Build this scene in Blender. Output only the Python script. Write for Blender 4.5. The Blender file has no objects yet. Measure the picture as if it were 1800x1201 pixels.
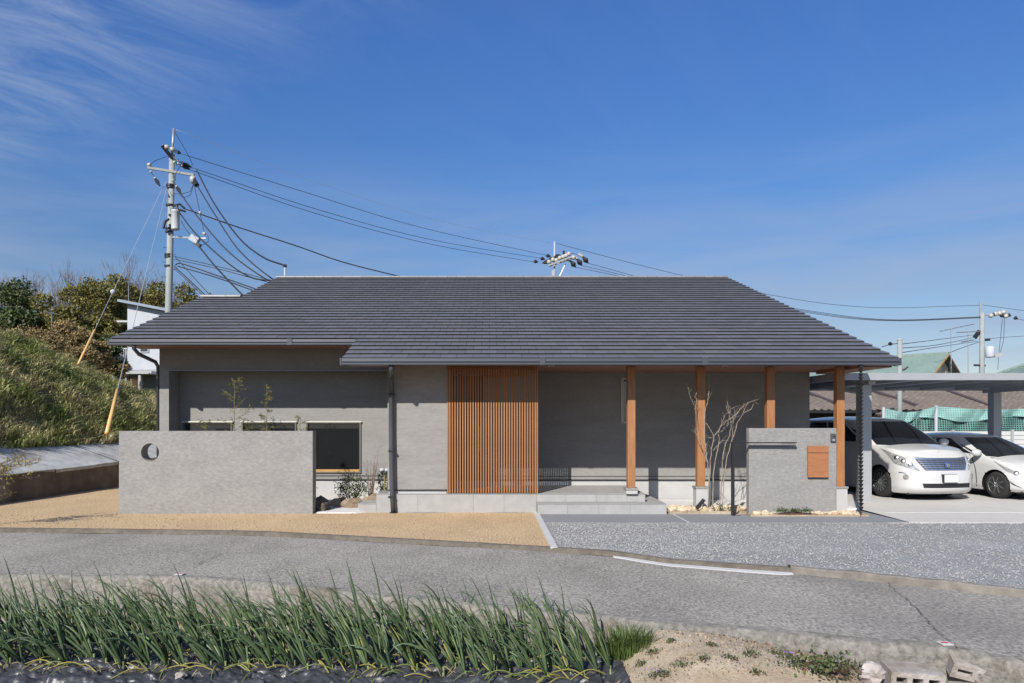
import bpy, bmesh, math, random
import numpy as np
from mathutils import Vector, Matrix, noise as mnoise
R_ = math.radians
random.seed(7); RNG = np.random.default_rng(11)
scene = bpy.context.scene
COL = scene.collection
# ------------------------------------------------------------------ camera, sky, sun, exposure
F = 1280.0; VX = 860.0; VY = 740.0; CH = 1.8          # focal length and vanishing point of the photograph, camera height
cam_d = bpy.data.cameras.new('camera'); cam = bpy.data.objects.new('camera', cam_d); COL.objects.link(cam)
cam.location = (0, 0, CH); cam.rotation_euler = (R_(90), 0, 0)
cam_d.sensor_width = 36; cam_d.lens = 36 * F / 1800
cam_d.shift_x = (900 - VX) / 1800; cam_d.shift_y = (VY - 600.5) / 1800
cam_d.clip_start = 0.1; cam_d.clip_end = 6000
scene.camera = cam
SUN = Vector((-.465, -1, .758)).normalized()          # towards the sun
SUN_EL = math.asin(SUN.z); SUN_AZ = math.atan2(SUN.x, SUN.y)
SUN_STRENGTH = 5.0; SKY_STRENGTH = .122; EXPOSURE = .25
sl = bpy.data.lights.new('sun', 'SUN'); sl.energy = SUN_STRENGTH; sl.angle = R_(.53); sl.color = (1, .95, .885)
so = bpy.data.objects.new('sun', sl); COL.objects.link(so)
so.location = (-20, -30, 40); so.rotation_euler = (-SUN).to_track_quat('-Z', 'Y').to_euler()
world = bpy.data.worlds.new('World'); scene.world = world; world.use_nodes = True
wn = world.node_tree; wn.nodes.clear()
def N(nt, typ, **kw):
    n = nt.nodes.new(typ)
    for k, v in kw.items():
        if k.startswith('i_'):
            key = k[2:]
            n.inputs[int(key) if key.isdigit() else key.replace('_', ' ')].default_value = v
        else: setattr(n, k, v)
    return n
def L(nt, a, b): nt.links.new(a, b)
sky = N(wn, 'ShaderNodeTexSky', sky_type='NISHITA', sun_disc=False, sun_elevation=SUN_EL, sun_rotation=SUN_AZ,
        altitude=300, air_density=1.0, dust_density=.35, ozone_density=2.6)
tc = N(wn, 'ShaderNodeTexCoord')
sep = N(wn, 'ShaderNodeSeparateXYZ'); L(wn, tc.outputs['Generated'], sep.inputs[0])
zc = N(wn, 'ShaderNodeMath', operation='MAXIMUM', i_1=.0); L(wn, sep.outputs['Z'], zc.inputs[0])
za = N(wn, 'ShaderNodeMath', operation='ADD', i_1=.18); L(wn, zc.outputs[0], za.inputs[0])
def div(o):
    m = N(wn, 'ShaderNodeMath', operation='DIVIDE'); L(wn, o, m.inputs[0]); L(wn, za.outputs[0], m.inputs[1]); return m.outputs[0]
cx = N(wn, 'ShaderNodeCombineXYZ'); L(wn, div(sep.outputs['X']), cx.inputs[0]); L(wn, div(sep.outputs['Y']), cx.inputs[1])
mp = N(wn, 'ShaderNodeMapping'); L(wn, cx.outputs[0], mp.inputs[0])
mp.vector_type = 'TEXTURE'; mp.inputs['Rotation'].default_value = (0, 0, R_(46)); mp.inputs['Scale'].default_value = (.80, .26, 1)
mp.inputs['Location'].default_value = (3.1, 1.7, 0)
n1 = N(wn, 'ShaderNodeTexNoise', i_Scale=2.0, i_Detail=10.0, i_Roughness=.70, i_Distortion=.8); L(wn, mp.outputs[0], n1.inputs['Vector'])
n2 = N(wn, 'ShaderNodeTexNoise', i_Scale=.42, i_Detail=2.0); L(wn, cx.outputs[0], n2.inputs['Vector'])
# cirrus lies mostly to the west (left), thinning eastwards
wu = N(wn, 'ShaderNodeMath', operation='MULTIPLY_ADD', i_1=.6); L(wn, div(sep.outputs['X']), wu.inputs[0]); L(wn, div(sep.outputs['Y']), wu.inputs[2])
west = N(wn, 'ShaderNodeMapRange', i_1=.78, i_2=1.34, i_3=1.0, i_4=.05, interpolation_type='SMOOTHSTEP'); L(wn, wu.outputs[0], west.inputs[0])
r1 = N(wn, 'ShaderNodeMapRange', i_1=.37, i_2=.70, i_3=0.0, i_4=1.0); L(wn, n1.outputs['Fac'], r1.inputs[0])
r2 = N(wn, 'ShaderNodeMapRange', i_1=.30, i_2=.62, i_3=.25, i_4=1.0); L(wn, n2.outputs['Fac'], r2.inputs[0])
m1 = N(wn, 'ShaderNodeMath', operation='MULTIPLY'); L(wn, r1.outputs[0], m1.inputs[0]); L(wn, r2.outputs[0], m1.inputs[1])
m2 = N(wn, 'ShaderNodeMath', operation='MULTIPLY'); L(wn, m1.outputs[0], m2.inputs[0]); L(wn, west.outputs[0], m2.inputs[1])
# low thin veil near the horizon
mpv = N(wn, 'ShaderNodeMapping'); L(wn, tc.outputs['Generated'], mpv.inputs[0]); mpv.inputs['Scale'].default_value = (1.6, 1.6, 11)
mpv.inputs['Location'].default_value = (1.9, 2.2, .9)
n3 = N(wn, 'ShaderNodeTexNoise', i_Scale=2.1, i_Detail=6.0, i_Roughness=.55, i_Distortion=.4); L(wn, mpv.outputs[0], n3.inputs['Vector'])
r3 = N(wn, 'ShaderNodeMapRange', i_1=.30, i_2=.64, i_3=0.0, i_4=1.0); L(wn, n3.outputs['Fac'], r3.inputs[0])
low = N(wn, 'ShaderNodeMapRange', i_1=.02, i_2=.36, i_3=1.0, i_4=.0); L(wn, zc.outputs[0], low.inputs[0])
m3 = N(wn, 'ShaderNodeMath', operation='MULTIPLY'); L(wn, r3.outputs[0], m3.inputs[0]); L(wn, low.outputs[0], m3.inputs[1])
m4 = N(wn, 'ShaderNodeMath', operation='MAXIMUM'); L(wn, m2.outputs[0], m4.inputs[0]); L(wn, m3.outputs[0], m4.inputs[1])
hs = N(wn, 'ShaderNodeHueSaturation', i_Hue=.5, i_Saturation=1.12, i_Value=1.0); L(wn, sky.outputs[0], hs.inputs['Color'])
tint = N(wn, 'ShaderNodeValToRGB'); L(wn, zc.outputs[0], tint.inputs[0]); te = tint.color_ramp.elements
te[0].position = 0; te[0].color = (.70, .63, .62, 1); te[1].position = .75; te[1].color = (.62, .80, 1.08, 1)
for p_, c_ in ((.16, (.60, .59, .63, 1)), (.29, (.52, .66, .84, 1)), (.47, (.56, .74, 1.04, 1))): x_ = te.new(p_); x_.color = c_
tm_ = N(wn, 'ShaderNodeVectorMath', operation='MULTIPLY'); L(wn, hs.outputs[0], tm_.inputs[0]); L(wn, tint.outputs[0], tm_.inputs[1])
m5 = N(wn, 'ShaderNodeMath', operation='MULTIPLY', i_1=.95); L(wn, m4.outputs[0], m5.inputs[0])
mx = N(wn, 'ShaderNodeMix', data_type='RGBA'); L(wn, m5.outputs[0], mx.inputs[0]); L(wn, tm_.outputs[0], mx.inputs[6])
mx.inputs[7].default_value = (2.5, 3.1, 4.3, 1)
bg = N(wn, 'ShaderNodeBackground', i_Strength=SKY_STRENGTH); L(wn, mx.outputs[2], bg.inputs['Color'])
wo = N(wn, 'ShaderNodeOutputWorld'); L(wn, bg.outputs[0], wo.inputs[0])
vs = scene.view_settings
vs.view_transform = 'Standard'; vs.look = 'None'; vs.gamma = 1; vs.use_curve_mapping = False; vs.exposure = EXPOSURE
scene.cycles.max_bounces = 8; scene.cycles.caustics_reflective = False; scene.cycles.caustics_refractive = False; scene.cycles.transparent_max_bounces = 24

# ------------------------------------------------------------------ helpers
def P(px, py, d):                                     # a point seen at photo pixel (px, py), d metres in front of the camera plane
    return Vector(((px - VX) * d / F, d, CH - (py - VY) * d / F))
def PG(px, py, z=0.0):                                # the same for a point at a known height
    d = F * (CH - z) / (py - VY); return Vector(((px - VX) * d / F, d, z))
MATS = {}
def mat(name, color, rough=.7, var=.15, scale=6.0, var2=None, scale2=.8, bump=.0, bscale=60.0, stretch=(1, 1, 1), metal=0.0,
        spec=.5, color2=None, mixscale=2.0, mixlo=.4, mixhi=.6, island=0.0, objvar=0.0, coat=0.0, coord='Object', detail=6.0, translucent=0.0, bdist=.02):
    if name in MATS: return MATS[name]
    m = bpy.data.materials.new(name); m.use_nodes = True; nt = m.node_tree
    b = nt.nodes['Principled BSDF']; out = nt.nodes['Material Output']
    b.inputs['Roughness'].default_value = rough; b.inputs['Metallic'].default_value = metal
    b.inputs['Specular IOR Level'].default_value = spec
    if coat: b.inputs['Coat Weight'].default_value = coat; b.inputs['Coat Roughness'].default_value = .04
    t = N(nt, 'ShaderNodeTexCoord')
    mp = N(nt, 'ShaderNodeMapping'); mp.inputs['Scale'].default_value = stretch
    if coord == 'World':
        g = N(nt, 'ShaderNodeNewGeometry'); L(nt, g.outputs['Position'], mp.inputs[0])
    else: L(nt, t.outputs[coord], mp.inputs[0])
    col = N(nt, 'ShaderNodeRGB').outputs[0]; col.default_value = (*color, 1)
    def noise(s, d=detail, r=.6):
        n = N(nt, 'ShaderNodeTexNoise', i_Scale=s, i_Detail=d, i_Roughness=r); L(nt, mp.outputs[0], n.inputs['Vector']); return n.outputs['Fac']
    if color2:
        r = N(nt, 'ShaderNodeMapRange', i_1=mixlo, i_2=mixhi); L(nt, noise(mixscale), r.inputs[0])
        x = N(nt, 'ShaderNodeMix', data_type='RGBA'); L(nt, r.outputs[0], x.inputs[0]); L(nt, col, x.inputs[6]); x.inputs[7].default_value = (*color2, 1)
        col = x.outputs[2]
    def scaled(fac, lo, hi, col, a=.25, bb=.75):
        r = N(nt, 'ShaderNodeMapRange', i_1=a, i_2=bb, i_3=lo, i_4=hi, clamp=True); L(nt, fac, r.inputs[0])
        v = N(nt, 'ShaderNodeVectorMath', operation='SCALE'); L(nt, col, v.inputs[0]); L(nt, r.outputs[0], v.inputs['Scale']); return v.outputs[0]
    if var: col = scaled(noise(scale), 1 - var, 1 + var, col)
    if var2: col = scaled(noise(scale2, 3.0), 1 - var2, 1 + var2, col)
    if island:
        g = N(nt, 'ShaderNodeNewGeometry'); col = scaled(g.outputs['Random Per Island'], 1 - island, 1 + island, col, 0, 1)
    if objvar:
        oi = N(nt, 'ShaderNodeObjectInfo'); col = scaled(oi.outputs['Random'], 1 - objvar, 1 + objvar, col, 0, 1)
    L(nt, col, b.inputs['Base Color'])
    if bump:
        bn = N(nt, 'ShaderNodeBump', i_Strength=bump, i_Distance=bdist); L(nt, noise(bscale, 5.0, .65), bn.inputs['Height']); L(nt, bn.outputs[0], b.inputs['Normal'])
    if translucent:
        tr = N(nt, 'ShaderNodeBsdfTranslucent'); L(nt, col, tr.inputs['Color'])
        ms = N(nt, 'ShaderNodeMixShader', i_0=translucent); L(nt, b.outputs[0], ms.inputs[1]); L(nt, tr.outputs[0], ms.inputs[2]); L(nt, ms.outputs[0], out.inputs[0])
    MATS[name] = m; return m
def tag(o, label=None, cat=None, group=None, kind=None):
    if label: o['label'] = label
    if cat: o['category'] = cat
    if group: o['group'] = group
    if kind: o['kind'] = kind
    return o
ORG = {}
def thing(name, loc, label, cat, group=None, rz=0.0):
    o = bpy.data.objects.new(name, None); COL.objects.link(o); o.location = loc; o.rotation_euler = (0, 0, rz)
    o.empty_display_size = .2; ORG[o.name] = Vector(loc) if rz == 0 else Vector((0, 0, 0))
    return tag(o, label, cat, group)
class MB:
    def __init__(s): s.v = []; s.f = []
    def add(s, vs, fs):
        b = len(s.v); s.v += [tuple(v) for v in vs]; s.f += [tuple(b + i for i in f) for f in fs]; return s
    def box(s, x0, x1, y0, y1, z0, z1):
        return s.add([(x0,y0,z0),(x1,y0,z0),(x1,y1,z0),(x0,y1,z0),(x0,y0,z1),(x1,y0,z1),(x1,y1,z1),(x0,y1,z1)],
                     [(0,3,2,1),(4,5,6,7),(0,1,5,4),(1,2,6,5),(2,3,7,6),(3,0,4,7)])
    def obox(s, c, u, v, w):                          # centre and three half axes
        c, u, v, w = map(Vector, (c, u, v, w))
        pts = [c + a*u + b*v + e*w for e in (-1, 1) for a, b in ((-1,-1),(1,-1),(1,1),(-1,1))]
        return s.add(pts, [(0,3,2,1),(4,5,6,7),(0,1,5,4),(1,2,6,5),(2,3,7,6),(3,0,4,7)])
    def beam(s, a, b, w, h, up=(0, 0, 1)):
        a, b = Vector(a), Vector(b); d = (b - a); t = d.normalized(); side = t.cross(Vector(up))
        if side.length < 1e-4: side = t.cross(Vector((1, 0, 0)))
        side.normalize(); u = side.cross(t)
        return s.obox((a + b) / 2, d / 2, side * w / 2, u * h / 2)
    def prismx(s, poly, x0, x1):                      # polygon in (y, z) swept along x
        n = len(poly)
        return s.add([(x0, y, z) for y, z in poly] + [(x1, y, z) for y, z in poly],
                     [tuple(range(n)), tuple(range(2*n-1, n-1, -1))] + [(i, i+n, (i+1) % n + n, (i+1) % n) for i in range(n)])
    def prismz(s, poly, z0, z1):
        n = len(poly)
        return s.add([(x, y, z0) for x, y in poly] + [(x, y, z1) for x, y in poly],
                     [tuple(range(n-1, -1, -1)), tuple(range(n, 2*n))] + [(i, (i+1) % n, (i+1) % n + n, i+n) for i in range(n)])
    def tube(s, pts, r, n=6, cap=True):
        pts = [Vector(p) for p in pts]; m = len(pts)
        rs = r if isinstance(r, (list, tuple)) else [r] * m
        vs = []; ref = None
        for i, p in enumerate(pts):
            t = (pts[min(i+1, m-1)] - pts[max(i-1, 0)])
            t = t.normalized() if t.length > 1e-9 else Vector((0, 0, 1))
            if ref is None: ref = Vector((1, 0, 0)) if abs(t.x) < .8 else Vector((0, 1, 0))
            a = t.cross(ref)
            if a.length < 1e-5: a = t.cross(Vector((0, 0, 1)))
            a.normalize(); ref = a.cross(t); 
            for k in range(n):
                an = 2 * math.pi * k / n; vs.append(p + (math.cos(an) * ref + math.sin(an) * a) * rs[i])
        fs = [(i*n+k, i*n+(k+1) % n, (i+1)*n+(k+1) % n, (i+1)*n+k) for i in range(m-1) for k in range(n)]
        if cap: fs += [tuple(range(n-1, -1, -1)), tuple(range((m-1)*n, m*n))]
        return s.add(vs, fs)
    def cyl(s, a, b, r, n=12, r2=None): return s.tube([a, b], [r, r if r2 is None else r2], n)
    def lathe(s, base, prof, n=12, axis='z', cap=True):         # prof: (radius, height)
        vs = []
        for r, h in prof:
            for k in range(n):
                an = 2*math.pi*k/n; c, q = r*math.cos(an), r*math.sin(an)
                v = (c, q, h) if axis == 'z' else ((h, c, q) if axis == 'x' else (c, h, q))
                vs.append(Vector(base) + Vector(v))
        m = len(prof); fs = [(i*n+k, i*n+(k+1) % n, (i+1)*n+(k+1) % n, (i+1)*n+k) for i in range(m-1) for k in range(n)]
        return s.add(vs, fs + ([tuple(range(n-1, -1, -1)), tuple(range((m-1)*n, m*n))] if cap else []))
    def grid(s, nu, nv, fn, close=False):
        vs = [fn(i/(nu-1), j/(nv-1)) for i in range(nu) for j in range(nv)]
        return s.add(vs, [(i*nv+j, (i+1)*nv+j, (i+1)*nv+j+1, i*nv+j+1) for i in range(nu-1) for j in range(nv-1)])
    def build(s, name, m, parent=None, smooth=False, bevel=0.0, fixn=False):
        me = bpy.data.meshes.new(name); vs = s.v; off = Vector((0, 0, 0))
        if parent is not None: off = ORG.get(parent.name, Vector((0, 0, 0)))
        elif vs:
            a = np.array(vs); lo, hi = a.min(0), a.max(0); off = Vector(((lo[0]+hi[0])/2, (lo[1]+hi[1])/2, lo[2]))
        me.from_pydata([(v[0]-off[0], v[1]-off[1], v[2]-off[2]) for v in vs], [], s.f)
        if fixn or bevel:
            bm = bmesh.new(); bm.from_mesh(me); bmesh.ops.recalc_face_normals(bm, faces=bm.faces)
            if bevel:
                eds = [e for e in bm.edges if len(e.link_faces) == 2 and e.calc_face_angle(0) > .5]
                bmesh.ops.bevel(bm, geom=eds, offset=bevel, segments=2, affect='EDGES', profile=.6)
            bm.to_mesh(me); bm.free()
        me.materials.append(m)
        if smooth: me.polygons.foreach_set('use_smooth', [True] * len(me.polygons))
        o = bpy.data.objects.new(name, me); COL.objects.link(o)
        if parent is not None: o.parent = parent; ORG[o.name] = off
        else: o.location = off
        return o
def np_mesh(name, V, Fq, m, parent=None, off=None, smooth=False):
    """big mesh from numpy arrays, all faces with the same number of corners"""
    if off is None: off = np.array(ORG[parent.name]) if parent is not None else np.zeros(3)
    me = bpy.data.meshes.new(name); k = Fq.shape[1]
    me.vertices.add(len(V)); me.vertices.foreach_set('co', (V - off).astype(np.float32).ravel())
    me.loops.add(Fq.size); me.loops.foreach_set('vertex_index', Fq.astype(np.int32).ravel())
    me.polygons.add(len(Fq)); me.polygons.foreach_set('loop_start', np.arange(0, Fq.size, k, dtype=np.int32))
    me.update(calc_edges=True); me.validate(); me.polygons.foreach_set('use_smooth', np.full(len(me.polygons), smooth, bool)); me.materials.append(m)
    o = bpy.data.objects.new(name, me); COL.objects.link(o)
    if parent is not None: o.parent = parent
    else: o.location = off
    return o
def leaf_quads(C, size, aspect=.6, upbias=0.0):
    """one randomly turned rhombic leaf per centre"""
    n = len(C); a = RNG.normal(size=(n, 3)); a[:, 2] += upbias; a /= np.linalg.norm(a, axis=1)[:, None]
    b = RNG.normal(size=(n, 3)); b -= a * (a*b).sum(1)[:, None]; b /= np.linalg.norm(b, axis=1)[:, None]
    s = (size * RNG.uniform(.6, 1.4, n))[:, None] / 2
    V = np.stack([C - a*s, C + b*s*aspect, C + a*s, C - b*s*aspect], 1).reshape(-1, 3)
    return V, np.arange(4*n).reshape(n, 4)
def copy_tree(o, parent=None):
    c = o.copy(); COL.objects.link(c)
    if parent is not None: c.parent = parent
    for ch in list(o.children): copy_tree(ch, c)
    return c
def struct(o): o['kind'] = 'structure'; return o
def lerp_poly(pts, t_key, t, val):
    return float(np.interp(t, [p[t_key] for p in pts], [p[val] for p in pts]))
def blob(r, seed, sub=2, rough=.35, flat=1.0):
    bm = bmesh.new(); bmesh.ops.create_icosphere(bm, subdivisions=sub, radius=1)
    vs = []
    for v in bm.verts:
        n = mnoise.noise(v.co * 1.3 + Vector((seed*3.1, seed*1.7, seed*.9))) + .5 * mnoise.noise(v.co * 2.9 + Vector((seed, 5, seed)))
        q = v.co * r * (1 + rough * n); vs.append(Vector((q.x, q.y, q.z * flat)))
    fs = [tuple(x.index for x in f.verts) for f in bm.faces]; bm.free(); return vs, fs
# ------------------------------------------------------------------ materials
M_wall = mat('grey_stucco', (.252, .246, .234), .92, .13, 9, .10, 1.0, .55, 42, (1, 1, 4.2), bdist=.012)
M_wall2 = mat('grey_stucco_fine', (.254, .247, .235), .92, .22, 13, .11, 1.3, .5, 34, (1, 1, 2.0), bdist=.014)
M_found = mat('pale_concrete', (.43, .43, .42), .9, .07, 5, .05, .8, .15, 60)
M_tile = mat('slate_tile', (.118, .116, .119), .42, .08, 5, .05, .6, .10, 50, objvar=.09, coord='World', spec=.55)
M_tilef = mat('slate_tile_far', (.118, .116, .119), .42, .08, 5, .05, .6, .10, 50, island=.08, coord='World', spec=.5)
M_ridge = mat('ridge_tile_grey', (.21, .21, .22), .4, .1, 4, objvar=.1)
M_gut = mat('gutter_graphite', (.060, .066, .080), .38, .06, 3)
M_dark = mat('black_metal', (.018, .018, .020), .42, .1, 9)
M_wood = mat('orange_brown_timber', (.33, .150, .060), .5, .34, 5, .10, 1.0, .12, 30, (14, 14, .7))
M_woodh = mat('orange_brown_board', (.33, .138, .058), .5, .22, 5, .08, 1.0, .1, 30, (.8, 10, 12))
M_soff = mat('soffit_board', (.26, .125, .085), .55, .12, 5, .08, 1.0, .05, 30, (.7, 10, 10))
M_slat = mat('lattice_slat', (.335, .150, .060), .5, .18, 4, .06, 1, .05, 30, (10, 10, .5), objvar=.10)
M_porch = mat('porch_stone_tile', (.33, .325, .315), .75, .08, 6, .06, 1.5, .1, 70, objvar=.05, coord='World')
M_frame = mat('window_frame_bronze', (.13, .118, .10), .4, .05, 5)
M_framel = mat('window_frame_light', (.42, .40, .36), .4, .05, 5)
M_glass = mat('dark_glass', (.014, .015, .017), .03, 0, spec=.9, coat=.7)
M_sill = mat('pine_sill', (.45, .27, .09), .6, .1, 6)
M_steel = mat('galvanised_steel', (.36, .37, .38), .42, .08, 6, metal=.6)
M_alu = mat('grey_aluminium', (.40, .41, .42), .42, .05, 4, metal=.3)
M_white = mat('white_render', (.44, .465, .50), .85, .05, 2, .05, .5)
M_conc = mat('old_concrete', (.30, .285, .255), .92, .22, 5, .25, .9, .5, 45, color2=(.17, .155, .135), mixscale=1.6, mixlo=.45, mixhi=.68)
M_kerbs = mat('weathered_kerb', (.19, .17, .145), .92, .3, 8, .25, 1.2, .5, 45)
M_edge = mat('road_edge_concrete', (.215, .202, .176), .93, .55, 20, .25, 1.1, 1.0, 32, color2=(.14, .115, .085), mixscale=2.6, mixlo=.52, mixhi=.72)
M_sandy = mat('decomposed_granite', (.53, .38, .215), .96, .34, 30, .10, 1.1, 1.0, 26, (1, .6, 1), coord='World', bdist=.04)
M_drive = mat('driveway_concrete', (.50, .48, .445), .85, .06, 5, .07, .5, .12, 90, coord='World')
M_ring = mat('fresh_white_concrete', (.48, .475, .465), .88, .06, 6, .05, .8)
M_strip = mat('fine_grey_paving', (.215, .222, .23), .9, .22, 40, .06, .9, .35, 160, coord='World', bdist=.01)
M_road = mat('old_road_concrete', (.305, .282, .245), .94, .68, 36, .16, .6, .9, 46, (1, .6, 1), color2=(.245, .226, .196), mixscale=.8, mixlo=.42, mixhi=.62, coord='World', bdist=.02, detail=10.0)
M_soil = mat('field_soil', (.44, .365, .265), .97, .2, 30, .18, 1.6, .9, 60, color2=(.35, .275, .185), mixscale=2.2, coord='World', bdist=.02)
M_ground = mat('far_ground', (.20, .18, .12), .97, .2, 1, .2, .1, color2=(.12, .13, .06), mixscale=.2, coord='World')
M_wgrav = mat('white_gravel', (.68, .67, .65), .9, .2, 60, .05, 1, .6, 120, coord='World')
def gravel_mat():
    m = bpy.data.materials.new('grey_crushed_stone'); m.use_nodes = True; nt = m.node_tree; b = nt.nodes['Principled BSDF']
    g = N(nt, 'ShaderNodeNewGeometry')
    v = N(nt, 'ShaderNodeTexVoronoi', i_Scale=58.0); L(nt, g.outputs['Position'], v.inputs['Vector'])
    s = N(nt, 'ShaderNodeSeparateColor'); L(nt, v.outputs['Color'], s.inputs[0])
    r = N(nt, 'ShaderNodeValToRGB'); L(nt, s.outputs[0], r.inputs[0]); e = r.color_ramp.elements
    e[0].position = 0; e[0].color = (.185, .187, .19, 1); e[1].position = 1; e[1].color = (.40, .395, .385, 1)
    x = e.new(.3); x.color = (.29, .288, .282, 1)
    n = N(nt, 'ShaderNodeTexNoise', i_Scale=.9, i_Detail=5.0); L(nt, g.outputs['Position'], n.inputs['Vector'])
    mr = N(nt, 'ShaderNodeMapRange', i_1=.3, i_2=.7, i_3=.86, i_4=1.14); L(nt, n.outputs['Fac'], mr.inputs[0])
    sc = N(nt, 'ShaderNodeVectorMath', operation='SCALE'); L(nt, r.outputs[0], sc.inputs[0]); L(nt, mr.outputs[0], sc.inputs['Scale'])
    L(nt, sc.outputs[0], b.inputs['Base Color']); b.inputs['Roughness'].default_value = .9
    bn = N(nt, 'ShaderNodeBump', i_Strength=.9, i_Distance=.02, invert=True); L(nt, v.outputs['Distance'], bn.inputs['Height']); L(nt, bn.outputs[0], b.inputs['Normal'])
    return m
M_gravel = gravel_mat()
M_pebble = mat('crushed_stone_chip', (.27, .268, .262), .9, 0, island=.22)

# ------------------------------------------------------------------ ground, road, yard
# road edges (x, y) on the ground, read along the road from left to right
far_px = [(-900, 930), (-400, 932), (0, 935), (280, 938), (460, 941), (696, 954), (973, 970), (1078, 977), (1170, 991), (1300, 1001), (1380, 1006), (1559, 1024), (1800, 1051), (2200, 1100), (2700, 1170)]
near_px = [(-900, 1002), (-400, 1005), (0, 1010), (311, 1014), (428, 1022), (696, 1049), (888, 1068), (1164, 1094), (1300, 1107), (1372, 1111), (1504, 1126), (1644, 1135), (1800, 1165), (2200, 1235), (2700, 1330)]
ZR = -.05
farp = [PG(a, b, ZR) for a, b in far_px]; nearp = [PG(a, b, ZR) for a, b in near_px]
def resample(ps, n):
    d = [0]
    for a, b in zip(ps, ps[1:]): d.append(d[-1] + (b - a).length)
    return [Vector([float(np.interp(t, d, [p[k] for p in ps])) for k in range(3)]) for t in np.linspace(0, d[-1], n)]
fr = resample(farp, 90); nr = resample(nearp, 90)
def near_d(x): return float(np.interp(x, [p.x for p in nr], [p.y for p in nr]))
def far_d(x): return float(np.interp(x, [p.x for p in fr], [p.y for p in fr]))
o = struct(MB().add([(-2500, -600, -.62), (2500, -600, -.62), (2500, 4000, -.62), (-2500, 4000, -.62)], [(0, 1, 2, 3)]).build('ground', M_ground))
# terrace that carries the road and the yards
mb = MB(); n = len(nr)
vs = [(p.x, p.y, -.075) for p in nr] + [(60, nr[-1].y, -.075), (120, 160, -.075), (-120, 160, -.075), (-60, nr[0].y, -.075)]
tb = len(vs); mb.add(vs, [tuple(range(tb))]); struct(mb.build('yard_terrace', M_ground))
mb = MB(); mb.grid(90, 14, lambda u, v: (lambda a, b: a + (b - a) * v + Vector((0, 0, .012 * mnoise.noise(Vector(((a + (b-a)*v).x, (a + (b-a)*v).y, 3))))))(nr[round(u*89)], fr[round(u*89)]))
struct(mb.build('road', M_road, smooth=True))
# concrete retaining face of the road towards the field
mb = MB()
def edge_fn(u, v):
    p = nr[round(u*89)]; q = mnoise.noise(Vector((p.x*4, v*3, 1)))
    prof = [(.10, .006), (.0, .004), (-.035, -.015), (-.05, -.06), (-.055, -.20), (-.06, -.62)]
    y, z = prof[round(v*5)]; return (p.x, p.y + y + .012*q, ZR + z + .008*q)
struct(MB().grid(90, 6, edge_fn).build('road_edge', M_edge, smooth=True))
# cracks: narrow gaps with dirt in them, laid as thin strips on the road
def strip(pts, w, name, m, z):
    mb = MB(); L_ = []; 
    for i, p in enumerate(pts):
        t = (pts[min(i+1, len(pts)-1)] - pts[max(i-1, 0)]).normalized(); s = Vector((-t.y, t.x, 0)) * (w/2 * random.uniform(.5, 1.5))
        L_ += [(p.x + s.x, p.y + s.y, z), (p.x - s.x, p.y - s.y, z)]
    mb.add(L_, [(2*i, 2*i+1, 2*i+3, 2*i+2) for i in range(len(pts)-1)]); return struct(mb.build(name, m))
M_crack = mat('crack_dirt', (.05, .045, .035), 1, .3, 20, color2=(.13, .13, .07), mixscale=6)
def crack(px, w):
    ps = resample([PG(a, b, ZR) for a, b in px], 40)
    ps = [p + Vector((mnoise.noise(p*9)*.025, mnoise.noise(p*9 + Vector((9, 0, 0)))*.025, 0)) for p in ps]
    return strip(ps, w, 'road_crack', M_crack, ZR + .018)
crack([(1562, 1026), (1571, 1036), (1613, 1073), (1645, 1109), (1672, 1133), (1680, 1142)], .008)
crack([(1078, 953+35), (989, 974), (926, 1007)], .008) if False else None
crack([(560, 955), (478, 953+21), (389, 974+0), (330, 1003)], .008)
# field behind the camera side of the road
def field_z(x, y):
    z = -.46 + .03*mnoise.noise(Vector((x*1.5, y*1.5, 0)))
    e = max(0.0, 1 - abs(x - 1.75)/(.8 if x < 1.75 else 2.0)); e2 = min(1.0, max(0.0, 1 - max(0.0, near_d(x) - y - .3)/1.2))
    z += .36 * math.sin(e*math.pi/2) * math.sin(e2*math.pi/2)
    z += .02*mnoise.noise(Vector((x*6, y*6, 4))) + .010*mnoise.noise(Vector((x*17, y*17, 8)))
    return z
def ffn(u, v):
    x = -9 + 18*u; y0, y1 = 2.5, near_d(x) - .03
    y = y0 + (y1 - y0)*v; return (x, y, field_z(x, y))
struct(MB().grid(220, 90, ffn).build('field', M_soil, smooth=True))
# yards
XB = .915                                             # border between sand and gravel
def sand_fn(u, v):
    x = -11.6 + (XB - .05 + 11.6)*u; y0 = far_d(x) + .005; y1 = 26.0 if x < -2.6 else 14.6
    y = y0 + (y1 - y0)*v**1.4; 
    return (x, y, .0 + .012*mnoise.noise(Vector((x*1.2, y*1.2, 2))) - (.04 if v == 0 else 0))
struct(MB().grid(110, 50, sand_fn).build('sand_yard', M_sandy, smooth=True))
def grav_fn(u, v):
    x = XB + .05 + 20*u; y0 = far_d(x) + .09; y1 = 12.80; y = y0 + (y1-y0)*v
    return (x, y, .004 + .015*mnoise.noise(Vector((x*2, y*2, 2))))
struct(MB().grid(120, 40, grav_fn).build('gravel_yard', M_gravel, smooth=True))
struct(MB().box(XB-.05, XB+.05, far_d(XB) - .02, 14.28, -.07, .022).build('yard_border', M_ring))
struct(MB().box(XB+.052, 7.38, 12.802, 14.6, -.07, .014).build('paved_strip', M_strip))
struct(MB().box(3.50, 3.53, 12.81, 13.90, .0, .0175).build('strip_joint', M_ring))
mb = MB(); mb.add([(7.383, 12.81, .02), (26, 12.81, .02), (26, 24.5, .195), (7.383, 24.5, .195), (7.383, 12.81, -.07), (26, 12.81, -.07)], [(0, 1, 2, 3), (4, 5, 1, 0)])
struct(mb.build('driveway', M_drive))
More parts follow.
